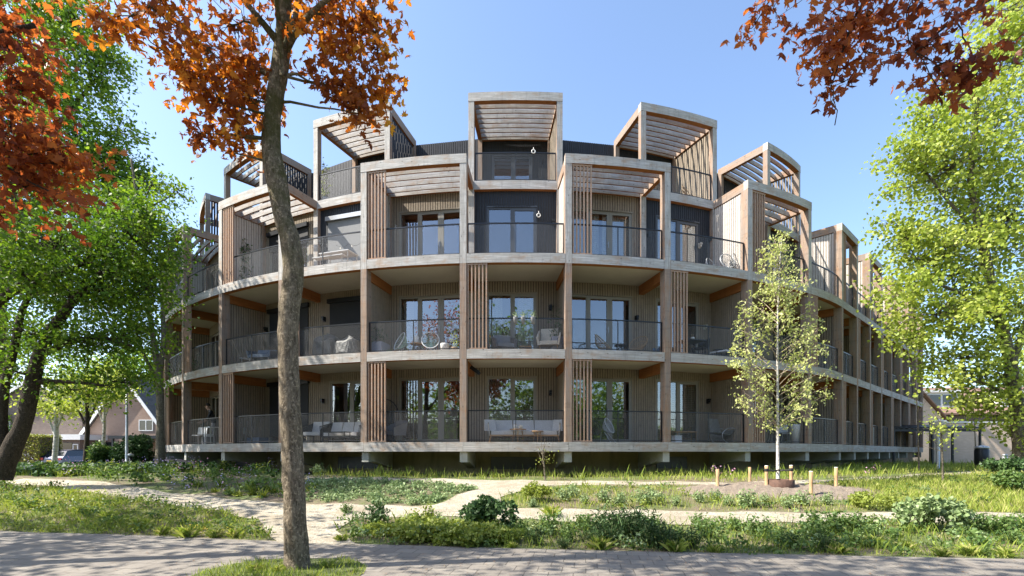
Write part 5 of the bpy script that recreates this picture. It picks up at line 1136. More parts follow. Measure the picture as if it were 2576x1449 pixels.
mb = MB(); mb.box(Mx, -1.6, 14, 0, .22, -.5, 2.55); mb.build('wall_face', M['brick_cream'], w5); mb = MB(); mb.box(Mx, -1.65, 14, -.03, .25, 2.552, 2.62); mb.build('coping', M['white'], w5)
w6 = thing('shed', (0, 0, 0), 0, 'whitewashed brick shed wall under the corrugated shelter roof', 'shed'); Mx = houseM(25.2, 31.5, 0)
mb = MB(); mb.box(Mx, -6.0, -.2, 0, 4, -.5, 1.85); mb.build('wall', M['brick_cream'], w6); mb = MB(); mb.box(Mx, -6.2, -2.3, -.1, 4, 1.852, 3.1); mb.build('upper_wall', M['tile_dark'], w6)
sh = thing('shelter', (0, 0, 0), 0, 'open shelter with dark corrugated roof on thin posts left of the garden wall', 'shelter'); Mx = houseM(24.6, 28.6, 0)
mb = MB()
for i in range(34):
    x0 = -4.0 + i * .15; z = 2.05 + (.03 if i % 2 else 0); mb.hexa([Mx @ Vector(p) for p in ((x0, -1.2, z), (x0 + .15, -1.2, z), (x0 + .15, 1.6, z + .28), (x0, 1.6, z + .28), (x0, -1.2, z + .05), (x0 + .15, -1.2, z + .05), (x0 + .15, 1.6, z + .33), (x0, 1.6, z + .33))], (0,) * 6)
mb.box(Mx, -4, 1.1, -1.1, -1.0, 1.9, 2.04); mb.build('roof', M['black_metal'], sh)
for x in (-3.8, -1.7, -.6, .9):
    mb = MB(); mb.box(Mx, x, x + .09, -1.08, -1.0, -.2, 1.898); mb.build('post', M['black_metal'], sh)
# street lamps
def lamp(px, pyt, d, label, mat='steel'):
    b = W(px, 1165, d); z0 = g1(b[0], b[1]); ht = W(px, pyt, d)[2] - z0; t = thing('street_lamp', (b[0], b[1], z0), 0, label, 'street lamp')
    mb = MB(); mb.tube([(0, 0, -.1), (0, 0, 1.2), (0, 0, ht - .32)], [.06, .055, .035], 10); mb.build('pole', M[mat], t)
    mb = MB(); mb.lathe([(0, ht), (.26, ht - .07), (.30, ht - .12), (.14, ht - .34), (.05, ht - .38), (0, ht - .38)], 18); mb.build('lamp_head', M['white'], t)
lamp(2360, 1054, 21, 'white post lamp with cone shaped head right of the building')
lamp(319, 950, 21.5, 'grey post lamp in front of the evergreen bush at the left')
b = W(329, 1165, 21.0); t = thing('bollard_lamp', (b[0], b[1], g1(b[0], b[1])), 0, 'short bollard with a flat cap at the foot of the left street lamp', 'bollard'); mb = MB(); mb.tube([(0, 0, -.1), (0, 0, .6)], .06, 10); mb.build('post', M['black_metal'], t); mb = MB(); mb.lathe([(0, .72), (.11, .7), (.11, .6), (0, .6)], 14); mb.build('cap', M['steel'], t)
b = W(2528, 1168, 21); t = thing('bollard', (b[0], b[1], g1(b[0], b[1])), 0, 'grey steel bollard in front of the garden wall at the far right', 'bollard'); mb = MB(); mb.tube([(0, 0, -.1), (0, 0, .62)], .09, 12); mb.build('post', M['steel'], t); mb = MB(); mb.lathe([(0, .70), (.08, .68), (.10, .62), (0, .62)], 14); mb.build('cap', M['steel'], t)
b = W(2470, 1170, 23); t = thing('litter_bin', (b[0], b[1], g1(b[0], b[1])), 0, 'grey green rounded litter bin before the garden wall', 'litter bin'); mb = MB(); mb.lathe([(0, .05), (.22, .05), (.27, .3), (.27, .85), (.22, .95)], 18); mb.build('body', M['black_metal'], t); mb = MB(); mb.lathe([(.22, .952), (.29, .93), (.24, 1.02), (0, 1.08)], 18); mb.build('lid', M['steel'], t)
# stakes, ring and straps round the birch
for i, (px, pyt, pyb) in enumerate([(1805, 1180, 1231), (1886, 1175, 1220), (1928, 1171, 1233), (1990, 1170, 1230), (2040, 1185, 1250), (2103, 1175, 1224)]):
    x, y = px2g(px, pyb); z0 = float(gzz(x, y)); ht = W(px, pyt, y)[2] - z0
    labs = ['short round wooden stake, the leftmost of the six round the birch', 'thin wooden stake behind the mound, second from the left', 'wooden stake with black strap left of the birch stem', 'wooden stake with black strap right of the birch stem', 'stout wooden stake nearest the front path, right of the steel ring', 'wooden stake at the right end of the raked earth']
    t = thing('stake', (x, y, z0), 0, labs[i], 'stake', 'wooden stakes round the birch'); mb = MB(); r = .045 if i != 1 else .038
    mb.tube([(0, 0, -.15), (.005, 0, ht * .5), (0, 0, ht - .012)], [r, r * 1.02, r], 12); mb.build('shaft', M['stake'], t)
    mb = MB(); mb.lathe([(0, ht), (r * .8, ht - .001), (r, ht - .011)], 12); mb.build('cut_end', M['white'] if i > 1 else M['stake'], t)
    if i in (2, 3): mb = MB(); mb.lathe([(r + .004, ht - .16), (r + .008, ht - .15), (r + .008, ht - .09), (r + .004, ht - .08)], 14); mb.build('strap_wrap', M['strap'], t)
x1, y1 = px2g(1928, 1233); x2, y2 = px2g(1990, 1230); zz = W(1928, 1183, y1)[2]
mb = MB(); mb.tube([(x1, y1, zz), ((x1 + bx) / 2, (y1 + by) / 2 - .05, zz - .03), (bx, by - .07, zz - .02), ((x2 + bx) / 2, (y2 + by) / 2 - .05, zz - .02), (x2, y2, zz)], .022, 6)
mb.tube([(x1, y1, zz), (bx, by + .07, zz - .05), (x2, y2, zz)], .02, 6); tag(mb.build('tree_tie', M['strap']), 'black rubber tie strung between two stakes round the birch stem', 'tree tie')
rx, ry = px2g(1962, 1232); mb = MB(); rr = 33 * ry / FOC
prof = [(rr, -.08), (rr, .15), (rr - .012, .15), (rr - .012, -.08)]; mb.lathe(prof, 40, c=(0, 0, 0)); o = mb.build('planting_ring', M['corten'], None, (rx, ry, float(gzz(rx, ry)))); tag(o, 'low rusty steel ring round the foot of the birch', 'tree ring')
# cars
def car(x, y, a, col, label, hatch=False):
    t = thing('parked_car', (x, y, g1(x, y) + .03), a, label, 'car'); body = NT('car_paint'); body.b.inputs['Base Color'].default_value = (*col, 1); body.b.inputs['Roughness'].default_value = .25; body.b.inputs['Metallic'].default_value = .5; body.b.inputs['Coat Weight'].default_value = .6
    def section(prof, hw0, hwf, name, mat):
        mb = MB(); n = len(prof)
        L = [Vector((px_, -hwf(pz), pz)) for px_, pz in prof]; Rr = [Vector((px_, hwf(pz), pz)) for px_, pz in prof]
        mb.poly(L[::-1]); mb.poly(Rr)
        for i in range(n): j = (i + 1) % n; mb.poly([L[i], L[j], Rr[j], Rr[i]], smooth=True)
        return mb.build(name, mat, t)
    lo = [(-2.15, .35), (-2.12, .85), (-2.0, .98), (-1.0, 1.0), (1.0, .98), (1.9, .84), (2.15, .68), (2.2, .35), (1.75, .3), (1.65, .6), (1.15, .6), (1.05, .28), (-1.05, .28), (-1.15, .6), (-1.65, .6), (-1.75, .3)]
    section(lo, .9, lambda z: .90 - .12 * max(0, z - .7), 'body', body.mat)
    up = [(-1.95, .98), (-1.6, 1.36), (-1.0, 1.46), (.1, 1.44), (.55, 1.3), (1.15, .97)]; section(up, .8, lambda z: .86 - .40 * (z - .95), 'cabin', M['glass_dark'])
    rf = [(-1.55, 1.385), (-1.0, 1.475), (.1, 1.455), (.4, 1.375), (.1, 1.42), (-1.0, 1.44)]; section(rf, .7, lambda z: .72, 'roof_panel', body.mat)
    for sx in (-1.4, 1.4):
        for sy in (-1, 1):
            mb = MB(); mb.tube([(sx, sy * .70, .31), (sx, sy * .89, .31)], .31, 18); w = mb.build('wheel', M['rubber'], t); mb = MB(); mb.tube([(sx, sy * .885, .31), (sx, sy * .90, .31)], .19, 14); mb.build('rim', M['steel'], w)
    for sy in (-1, 1):
        mb = MB(); mb.box(None, 2.05, 2.16, sy * .72 - .14, sy * .72 + .14, .64, .76); mb.build('headlight', M['white'], t)
        mb = MB(); mb.box(None, -2.17, -2.08, sy * .72 - .12, sy * .72 + .12, .72, .88); mb.build('tail_light', M['tail'], t)
        mb = MB(); mb.box(None, .6, .78, sy * .98 - .09, sy * .98 + .09, .95, 1.06); mb.build('mirror', body.mat, t)
    mb = MB(); mb.box(None, -2.19, -2.14, -.26, .26, .58, .70); mb.build('number_plate', M['plate'], t)
M['tail'] = plain('tail_light_red', (.35, .02, .02), .3); M['plate'] = plain('yellow_plate', (.75, .52, .05), .5)
car(-36.5, 36.0, .05, (.16, .19, .23), 'grey saloon car parked sideways behind the dark forked tree')
car(-31.8, 37.2, 1.45, (.02, .03, .08), 'dark blue car seen from the back in front of the gabled house')

# ------------------------------------------------------------------ balcony furniture
M['mint'] = plain('mint_cord', (.42, .58, .47), .6, 0, .06); M['wicker_grey'] = plain('grey_wicker', (.16, .15, .15), .8, 0, .2, 40); M['wicker_cream'] = plain('cream_cord', (.58, .52, .42), .8, 0, .12, 40); M['rattan'] = plain('rattan', (.36, .25, .14), .7, 0, .2, 30)
M['cushion'] = plain('light_grey_cushion', (.52, .52, .52), .9, 0, .05); M['cushion_dark'] = plain('grey_cushion', (.22, .22, .23), .9); M['oak'] = wood('oak_furniture', (.32, .19, .09), (.47, .31, .17), (.40, .25, .13), .2)
M['lilac'] = plain('pale_grey_planter', (.34, .34, .39), .7, 0, .04); M['pot_white'] = plain('white_ceramic', (.66, .65, .62), .5, 0, .05); M['pot_terra'] = plain('basket_brown', (.36, .26, .16), .85, 0, .2, 30); M['pot_green'] = plain('green_pot', (.10, .26, .10), .5)
M['tarp'] = plain('grey_tarpaulin', (.10, .105, .105), .55, 0, .2, 5); M['plasticw'] = plain('white_plastic', (.62, .64, .66), .45); M['fabric_blue'] = plain('blue_canvas', (.06, .10, .16), .85); M['skin'] = plain('skin', (.42, .26, .19), .6, 0, .05); M['cloth_dark'] = plain('black_shirt', (.015, .016, .02), .9); M['hair'] = plain('dark_hair', (.02, .015, .012), .7); M['trousers'] = plain('grey_trousers', (.16, .16, .17), .9)
M['candle'] = plain('candle_wax', (.72, .68, .58), .6)
FL = .035
def sfor(b, t, px):
    lo, hi = -.2, 1.2
    for _ in range(40):
        m_ = (lo + hi) / 2; p = F(b, m_, t, 0)
        if CX + p.x / p.y * FOC < px: lo = m_
        else: hi = m_
    return lo
def at(b, L, px, t, name, label, cat, rot=0, group=None, z=None):
    s = sfor(b, t, px); p = F(b, s, t, LV[L] - FL if z is None else z); return thing(name, p, bang(b, s) + rot, label, cat, group)
def legs(t, pts, mat, r=.014, name='leg'):
    for a, c in pts: mb = MB(); mb.tube([a, c], r, 6); mb.build(name, M[mat], t)
def egg_chair(t, mat, legm, tilt=.45, w=.29, h=.33, cz=.50):
    """round string shell on a ring frame"""
    def ring(f, k): # f 0..1 from rim to hub
        r = 1 - f; x = w * r * math.cos(k); yy = h * r * math.sin(k); dep_ = .26 * math.sin(f * math.pi / 2)
        # tilt: the top leans back
        v = Vector((x, dep_ - .05, yy)); v = Matrix.Rotation(-tilt, 3, 'X') @ v; return v + Vector((0, 0, cz))
    n = 30; mb = MB(); mb.tube([ring(0, 2 * math.pi * i / n) for i in range(n + 1)], .016, 6); fr = mb.build('frame', M[legm], t); mb = MB()
    for i in range(n):
        k = 2 * math.pi * i / n; mb.tube([ring(f, k) for f in (0, .25, .5, .75, .95)], .0075, 3, cap=False)
    for f in (.3, .55, .8): mb.tube([ring(f, 2 * math.pi * i / 16) for i in range(17)], .006, 3, cap=False)
    mb.build('seat_shell', M[mat], t)
    b0 = ring(.75, -math.pi / 2)
    legs(t, [((-.10, b0.y - .06, cz - .22), (-.22, -.22, 0)), ((.10, b0.y - .06, cz - .22), (.22, -.22, 0)), ((0, b0.y + .12, cz - .2), (0, .30, 0))], legm, .012)
def round_table(t, r, h, mat, legm, nl=3):
    mb = MB(); mb.lathe([(0, h - .025), (r, h - .025), (r, h), (0, h)], 24, smooth=False); mb.build('tabletop', M[mat], t)
    legs(t, [((r * .55 * math.cos(a), r * .55 * math.sin(a), h - .025), (r * .8 * math.cos(a), r * .8 * math.sin(a), 0)) for a in [2 * math.pi * i / nl + .5 for i in range(nl)]], legm, .013)
def rect_table(t, w, d, h, mat, legm):
    mb = MB(); mb.box(None, -w / 2, w / 2, -d / 2, d / 2, h - .03, h); mb.build('tabletop', M[mat], t)
    legs(t, [((sx * (w / 2 - .04), sy * (d / 2 - .04), h - .03), (sx * (w / 2 - .04), sy * (d / 2 - .04), 0)) for sx in (-1, 1) for sy in (-1, 1)], legm, .016)
def pot(t, r, h, mat, taper=.8, plantm=None, ph=.3, n=60, sq=False, sz=.07, shape='strap'):
    mb = MB()
    if sq:
        a = r; mb.hexa([(-a * taper, -a * taper, 0), (a * taper, -a * taper, 0), (a * taper, a * taper, 0), (-a * taper, a * taper, 0), (-a, -a, h), (a, -a, h), (a, a, h), (-a, a, h)], (0,) * 6)
    else: mb.lathe([(0, 0), (r * taper, 0), (r, h * .9), (r, h), (r * .9, h), (r * .88, h * .85), (0, h * .85)], 20)
    mb.build('pot', M[mat], t)
    if plantm:
        rs2 = np.random.RandomState(int(h * 1000) + n); p = rs2.randn(n, 3) * (r * .6, r * .6, ph * .3) + (0, 0, h + ph * .4); p[:, 2] = np.maximum(p[:, 2], h * .95)
        V, U, k = leaves(p, sz, shape, .25, -.3, rs=rs2); raw_mesh('foliage', V, k, len(V) // k, M[plantm], t, uv=U)
        mb = MB()
        for i in range(5): mb.tube([(0, 0, h * .85), tuple(p[(i * 5) % n])], .005, 4)
        mb.build('stem', M['stem'], t)
def armchair(t, w, d, seat, back, cush, frame, cord=None):
    legs(t, [((sx * w / 2 * .9, sy * d / 2 * .85, seat - .02), (sx * w / 2, sy * d / 2, 0)) for sx in (-1, 1) for sy in (-1, 1)], frame, .018)
    mb = MB(); mb.box(None, -w / 2 + .03, w / 2 - .03, -d / 2, d / 2 - .04, seat, seat + .12); mb.build('seat_cushion', M[cush], t)
    mb = MB(); mb.hexa([(-w / 2 + .03, d / 2 - .14, seat + .122), (w / 2 - .03, d / 2 - .14, seat + .122), (w / 2 - .03, d / 2 - .02, seat + .122), (-w / 2 + .03, d / 2 - .02, seat + .122), (-w / 2 + .03, d / 2 - .02, back), (w / 2 - .03, d / 2 - .02, back), (w / 2 - .03, d / 2 + .08, back), (-w / 2 + .03, d / 2 + .08, back)], (0,) * 6); mb.build('back_cushion', M[cush], t)
    for sx in (-1, 1):
        mb = MB(); mb.hexa([(sx * w / 2 - .03, -d / 2, seat - .02), (sx * w / 2 + .03, -d / 2, seat - .02), (sx * w / 2 + .03, d / 2, seat - .02), (sx * w / 2 - .03, d / 2, seat - .02), (sx * (w / 2 + .05) - .03, -d / 2 - .02, seat + .24), (sx * (w / 2 + .05) + .03, -d / 2 - .02, seat + .24), (sx * (w / 2 + .03) + .03, d / 2 + .06, back - .04), (sx * (w / 2 + .03) - .03, d / 2 + .06, back - .04)], (0,) * 6); mb.build('side_panel', M[cord or cush], t)
# middle floor, bay left of centre
t = at(-1, 2, 950, .75, 'planter', 'large pale grey square planter in the left corner of the balcony with mint chairs', 'planter'); pot(t, .30, .48, 'lilac', 1, 'herb_dark', .6, 120, True, .12)
t = at(-1, 2, 979, .6, 'flower_pot', 'small green pot between the grey planter and the left mint chair', 'flower pot'); pot(t, .09, .17, 'pot_green', .8, 'herb_lime', .1, 16)
t = at(-1, 2, 1008, .75, 'string_chair', 'mint string egg chair left of the candle table, middle floor', 'chair', -.75, 'mint string chairs'); egg_chair(t, 'mint', 'plasticw')
t = at(-1, 2, 1083, .8, 'string_chair', 'mint string egg chair right of the candle table, middle floor', 'chair', .25, 'mint string chairs'); egg_chair(t, 'mint', 'plasticw')
t = at(-1, 2, 1048, .85, 'side_table', 'small two tier wooden table between the mint chairs', 'table'); round_table(t, .22, .44, 'oak', 'black_metal')
zt = LV[2] - FL + .441; t = at(-1, 2, 1048, .85, 'lantern', 'white candle lantern on the table between the mint chairs', 'lantern', z=zt); mb = MB(); mb.lathe([(0, 0), (.08, 0), (.09, .02), (.09, .22), (.07, .24)], 16); mb.build('glass', M['pot_white'], t); mb = MB(); mb.lathe([(.072, .24), (.05, .27), (0, .28)], 16); mb.build('lid', M['pot_white'], t)
t = at(-1, 2, 1119, .55, 'flower_pot', 'empty white tapered pot right of the mint chairs', 'flower pot'); pot(t, .145, .34, 'pot_white', .85)
t = at(-1, 2, 1143, .6, 'flower_pot', 'brown basket pot with a yellow green tulip like plant beside the column', 'flower pot'); pot(t, .13, .22, 'pot_terra', .75, 'herb_lime', .5, 34, False, .13)
# middle floor, centre bay
for i, px in enumerate((1297, 1316, 1341)):
    s = sfor(0, .10, px); p = F(0, s, .09, LV[2] + .80); t = thing('hanging_pot', p, bang(0, s), ['left', 'middle', 'right'][i] + 'most of three grey pots with pale green plants hooked on the centre railing' if i != 1 else 'middle one of three grey pots with pale green plants hooked on the centre railing', 'flower pot', 'pots hooked on the railing'); pot(t, .075, .22, 'cushion_dark', .6, 'herb_grey', .16, 60, False, .07)
    mb = MB(); mb.tube([(0, -.07, .2), (0, -.05, .27), (0, .05, .27)], .006, 5); mb.build('hook', M['steel'], t)
t = at(0, 2, 1268, 1.1, 'armchair', 'grey wicker armchair with grey cushions behind the slatted screen, middle floor', 'chair', .25); armchair(t, .62, .60, .28, .78, 'cushion_dark', 'wicker_grey', 'wicker_grey')
t = at(0, 2, 1381, .95, 'armchair', 'cream cord armchair with high back at the right of the centre balcony', 'chair', -.2); armchair(t, .64, .62, .32, .98, 'wicker_cream', 'oak', 'wicker_cream')
t = at(0, 2, 1321, 1.1, 'side_table', 'low square wooden table between the two centre armchairs', 'table'); rect_table(t, .42, .42, .32, 'oak', 'oak')
t = at(0, 2, 1403, 1.0, 'planter', 'tall pale grey planter with a leafy plant against the right partition', 'planter'); pot(t, .22, .62, 'lilac', 1, 'herb_dark', .9, 130, True, .12)
# middle floor, right of centre
t = at(1, 2, 1514, .95, 'rattan_chair', 'round rattan bowl chair tilted to the right, left of the black table', 'chair', .9, 'round rattan chairs'); egg_chair(t, 'rattan', 'rattan', .75, .32, .36, .48)
t = at(1, 2, 1607, .95, 'rattan_chair', 'round rattan bowl chair tilted to the left, right of the black table', 'chair', -.9, 'round rattan chairs'); egg_chair(t, 'rattan', 'rattan', .75, .32, .36, .48)
t = at(1, 2, 1560, 1.1, 'side_table', 'small round black table between the rattan bowl chairs', 'table'); round_table(t, .20, .45, 'black_metal', 'black_metal')
t = at(1, 2, 1651, .6, 'boots', 'pair of dark blue boots by the column right of the rattan chairs', 'boots'); 
for sx in (-.08, .07): mb = MB(); mb.lathe([(0, 0), (.05, 0), (.05, .1), (.055, .28), (.045, .28)], 12, c=(sx, 0, 0)); mb.hexa([(sx - .04, -.16, 0), (sx + .04, -.16, 0), (sx + .045, 0, 0), (sx - .045, 0, 0), (sx - .03, -.14, .06), (sx + .03, -.14, .06), (sx + .04, 0, .1), (sx - .04, 0, .1)], (0,) * 6); mb.build('boot', M['fabric_blue'], t)
def simple_chair(t, mat, w=.44):
    legs(t, [((sx * w / 2 * .8, sy * .2 * .9, .44), (sx * w / 2, sy * .24, 0)) for sx in (-1, 1) for sy in (-1, 1)], mat, .011)
    mb = MB(); mb.box(None, -w / 2, w / 2, -.21, .2, .44, .465); mb.build('seat', M[mat], t); mb = MB(); n = 7
    for i in range(n):
        a0, a1 = -.5 + i / n, -.5 + (i + 1) / n; mb.hexa([(w * a0, .2 + .08 * (1 - 4 * a0 * a0), .5), (w * a1, .2 + .08 * (1 - 4 * a1 * a1), .5), (w * a1, .22 + .08 * (1 - 4 * a1 * a1), .5), (w * a0, .22 + .08 * (1 - 4 * a0 * a0), .5), (w * a0, .26 + .08 * (1 - 4 * a0 * a0), .82), (w * a1, .26 + .08 * (1 - 4 * a1 * a1), .82), (w * a1, .28 + .08 * (1 - 4 * a1 * a1), .82), (w * a0, .28 + .08 * (1 - 4 * a0 * a0), .82)], (0,) * 6)
    mb.build('backrest', M[mat], t)
t = at(2, 2, 1738, 1.1, 'dining_table', 'black table with a white candle pot behind the slatted screen, middle floor', 'table'); rect_table(t, .8, .7, .74, 'black_metal', 'black_metal')
t = at(2, 2, 1742, 1.1, 'candle_pot', 'white pot standing on the black table of the middle floor', 'pot', z=LV[2] - FL + .742); mb = MB(); mb.lathe([(0, 0), (.07, 0), (.075, .12), (.06, .14), (0, .14)], 14); mb.build('pot', M['pot_white'], t)
for i in range(2): mb = MB(); mb.tube([(-.03 + i * .06, 0, .14), (-.03 + i * .06, 0, .25)], .008, 6); mb.build('candle', M['pot_terra'], t)
t = at(2, 2, 1762, .9, 'dining_chair', 'black shell chair at the right side of the black table', 'chair', -1.2); simple_chair(t, 'black_metal')
t = at(2, 2, 1806, .6, 'stool', 'low black stool near the railing right of the black table', 'stool'); round_table(t, .17, .38, 'black_metal', 'black_metal', 4)
t = at(2, 2, 1838, .8, 'sun_lounger', 'blue lounger with pale cushion half hidden by the birch', 'sun lounger', .3); mb = MB(); mb.bar((-.9, 0, .3), (.3, 0, .3), .6, .06); mb.bar((.3, 0, .3), (.85, 0, .75), .6, .06); mb.build('mattress', M['plasticw'], t); legs(t, [((x, y, .27), (x, y, 0)) for x in (-.8, .3) for y in (-.25, .25)], 'black_metal')
# covered barbecue
def covered(t, w, d, h, mat, seed=1, folds=7):
    rs2 = np.random.RandomState(seed); mb = MB(); n, m_ = 48, 14; i0 = 0; V = []
    for j in range(m_ + 1):
        f = j / m_; z = h * f; r = 1.0 - .10 * f if f < .8 else 1.0 - .08 - ((f - .8) / .2) ** 2 * .92
        for k in range(n):
            a = 2 * math.pi * k / n; c, s = math.cos(a), math.sin(a); e = .62
            x = math.copysign(abs(c) ** e, c) * w / 2; y = math.copysign(abs(s) ** e, s) * d / 2; fo = 1 + .10 * (1 - f) * math.sin(a * folds + seed) + .03 * math.sin(a * 17 + j)
            zz_ = z * (1 + .10 * math.sin(a * 2 + seed) * f + .06 * math.sin(a * 5) * f); V.append((x * r * fo, y * r * fo, zz_))
    for j in range(m_):
        for k in range(n):
            k2 = (k + 1) % n; mb.poly([V[j * n + k], V[j * n + k2], V[(j + 1) * n + k2], V[(j + 1) * n + k]], smooth=False)
    mb.build('cover', M[mat], t)
t = at(-2, 2, 822, .85, 'covered_barbecue', 'round barbecue under a dark grey cover, middle floor left of the maple trunk', 'barbecue'); covered(t, .9, .7, .86, 'tarp', 1); legs(t, [((-.2, 0, .3), (-.2, 0, 0)), ((.2, 0, .3), (.2, 0, 0))], 'black_metal')
t = at(-2, 2, 876, .9, 'covered_table', 'table under a creased grey plastic sheet beside the covered barbecue', 'table'); covered(t, .95, .7, .76, 'tarp', 3, 5); legs(t, [((-.3, 0, .3), (-.3, 0, 0)), ((.3, 0, .3), (.3, 0, 0))], 'black_metal')
t = at(-3, 2, 612, .9, 'stool', 'white tubular stool at the left of the balcony with the draped chair', 'stool'); rect_table(t, .42, .4, .45, 'plasticw', 'plasticw')
t = at(-3, 2, 662, .9, 'garden_chair', 'white framed lounge chair draped with a blue grey cloth', 'chair', .4); armchair(t, .8, .6, .34, .72, 'fabric_blue', 'plasticw', 'fabric_blue')
# ground floor
def sofa(t, w, cush, cord, seats, legm='oak', d=.72):
    legs(t, [((sx * (w / 2 - .03), sy * d / 2 * .8, .3), (sx * (w / 2 + .02), sy * d / 2, 0)) for sx in (-1, 1) for sy in (-1, 1)], legm, .02)
    mb = MB(); mb.box(None, -w / 2, w / 2, -d / 2, d / 2, .24, .29); mb.build('seat_frame', M[legm], t)
    for i in range(seats):
        x0 = -w / 2 + .04 + (w - .08) * i / seats; x1 = -w / 2 + .04 + (w - .08) * (i + 1) / seats - .01
        mb = MB(); mb.box(None, x0, x1, -d / 2, d / 2 - .14, .292, .42); mb.build('seat_cushion', M[cush], t)
        mb = MB(); mb.hexa([(x0, d / 2 - .2, .422), (x1, d / 2 - .2, .422), (x1, d / 2 - .06, .422), (x0, d / 2 - .06, .422), (x0 + .02, d / 2 - .08, .80), (x1 - .02, d / 2 - .08, .80), (x1 - .02, d / 2 + .02, .80), (x0 + .02, d / 2 + .02, .80)], (0,) * 6); mb.build('back_cushion', M[cush], t)
    for sx in (-1, 1):
        mb = MB()
        for i in range(14):
            y = -d / 2 + d * i / 13; top = .62 + .14 * i / 13; mb.tube([(sx * (w / 2 + .01), y, .26), (sx * (w / 2 + .06), y - .02, top)], .010, 4)
        mb.tube([(sx * (w / 2 + .06), -d / 2 - .02, .62), (sx * (w / 2 + .06), d / 2 - .02, .77)], .016, 6); mb.build('side_panel', M[cord], t)
t = at(0, 1, 1318, 1.0, 'sofa', 'long sofa with grey cushions and cord sides on the centre ground floor balcony', 'sofa'); sofa(t, 2.25, 'cushion', 'wicker_cream', 3)
for i, (px, s_) in enumerate(((1234, .35), (1404, -.35))):
    t = at(0, 1, px, .9, 'scatter_cushion', ('left' if i == 0 else 'right') + ' corner cushion of the centre ground floor sofa', 'cushion', s_, z=LV[1] - FL + .425); mb = MB(); mb.hexa([(-.2, -.05, 0), (.2, -.05, 0), (.2, .07, 0), (-.2, .07, 0), (-.17, .1, .38), (.17, .1, .38), (.17, .2, .38), (-.17, .2, .38)], (0,) * 6); mb.build('cushion', M['cushion'], t)
t = at(0, 1, 1303, .55, 'side_table', 'round oak table with a vase in front of the centre sofa', 'table'); round_table(t, .27, .47, 'oak', 'oak')
t = at(0, 1, 1352, .50, 'side_table', 'lower round oak table right of the one with the vase', 'table'); round_table(t, .20, .41, 'oak', 'oak')
t = at(0, 1, 1297, .55, 'vase', 'white vase on the taller oak table', 'vase', z=LV[1] - FL + .472); mb = MB(); mb.lathe([(0, 0), (.06, 0), (.07, .06), (.06, .13), (.045, .14)], 16); mb.build('body', M['pot_white'], t); mb = MB(); mb.lathe([(.044, .141), (.044, .15), (0, .15)], 12); mb.build('rim_ring', M['oak'], t)
t = at(0, 1, 1310, .55, 'bowl', 'round beige bowl beside the white vase', 'bowl', z=LV[1] - FL + .472); mb = MB(); mb.lathe([(0, 0), (.04, 0), (.075, .07), (.06, .12), (.05, .12)], 16); mb.build('body', M['candle'], t); mb = MB(); mb.lathe([(.052, .119), (.03, .13), (0, .13)], 12); mb.build('lid', M['pot_terra'], t)
t = at(-1, 1, 972, 1.2, 'hanging_chair', 'dark wicker hanging egg chair with pale throw behind the slatted screen, ground floor', 'chair', .6); egg_chair(t, 'wicker_grey', 'black_metal', .1, .42, .6, .95)
t = at(-1, 1, 992, .9, 'garden_chair', 'black wicker chair stored left of the ground floor doors', 'chair', -.5); armchair(t, .55, .5, .3, .8, 'wicker_grey', 'black_metal', 'wicker_grey')
t = at(1, 1, 1530, 1.1, 'wire_chair', 'white wire chair standing before the ground floor doors right of centre', 'chair', .8); egg_chair(t, 'plasticw', 'plasticw', .45, .26, .28, .60)
t = at(2, 1, 1722, 1.2, 'bench', 'low wooden bench with a white box under the ground floor window', 'bench'); rect_table(t, .85, .35, .45, 'oak', 'oak')
t = at(2, 1, 1702, .95, 'storage_box', 'white lidded box in front of the low wooden bench', 'box'); mb = MB(); mb.box(None, -.13, .13, -.12, .12, 0, .27); mb.build('body', M['plasticw'], t); mb = MB(); mb.box(None, -.14, .14, -.13, .13, .272, .30); mb.build('lid', M['pot_white'], t)
t = at(2, 1, 1826, .9, 'rocking_lounger', 'black rocking lounger with round steel side hoops, ground floor', 'chair', 0)
for sy in (-.28, .28): mb = MB(); mb.tube([(.34 * math.cos(a) * 1.3, sy, .30 + .28 * math.sin(a)) for a in [2 * math.pi * i / 28 for i in range(29)]], .014, 6, cap=False); mb.build('side_hoop', M['steel'], t)
mb = MB(); mb.bar((-.62, 0, .42), (-.05, 0, .34), .5, .03); mb.bar((-.05, 0, .34), (.62, 0, .86), .5, .03); mb.build('sling', M['tarp'], t); mb = MB(); mb.bar((.45, 0, .80), (.68, 0, .98), .4, .08); mb.build('headrest', M['tarp'], t)
t = at(2, 1, 1800, 1.3, 'folding_chair', 'folded strap chair leaning against the wall behind the rocking lounger', 'chair'); mb = MB()
for i in range(9): mb.bar((-.24 + i * .06, -.1, .15), (-.24 + i * .06, .15, .95), .03, .012)
mb.build('backrest', M['steel'], t); legs(t, [((-.26, -.1, .15), (-.26, -.2, 0)), ((.26, -.1, .15), (.26, -.2, 0))], 'steel')
t = at(-2, 1, 797, 1.15, 'lounge_chair', 'armchair with pale grey cushions left of the ground floor sofa set', 'chair', .15); armchair(t, .72, .66, .32, .84, 'cushion', 'black_metal', 'black_metal')
t = at(-2, 1, 868, 1.2, 'sofa', 'three seat sofa with pale grey cushions and black frame behind the coffee table', 'sofa', .0); sofa(t, 1.5, 'cushion', 'black_metal', 3, 'black_metal', .66)
t = at(-2, 1, 846, .62, 'coffee_table', 'long low black table in front of the pale ground floor sofa', 'table'); rect_table(t, .95, .4, .42, 'black_metal', 'black_metal')
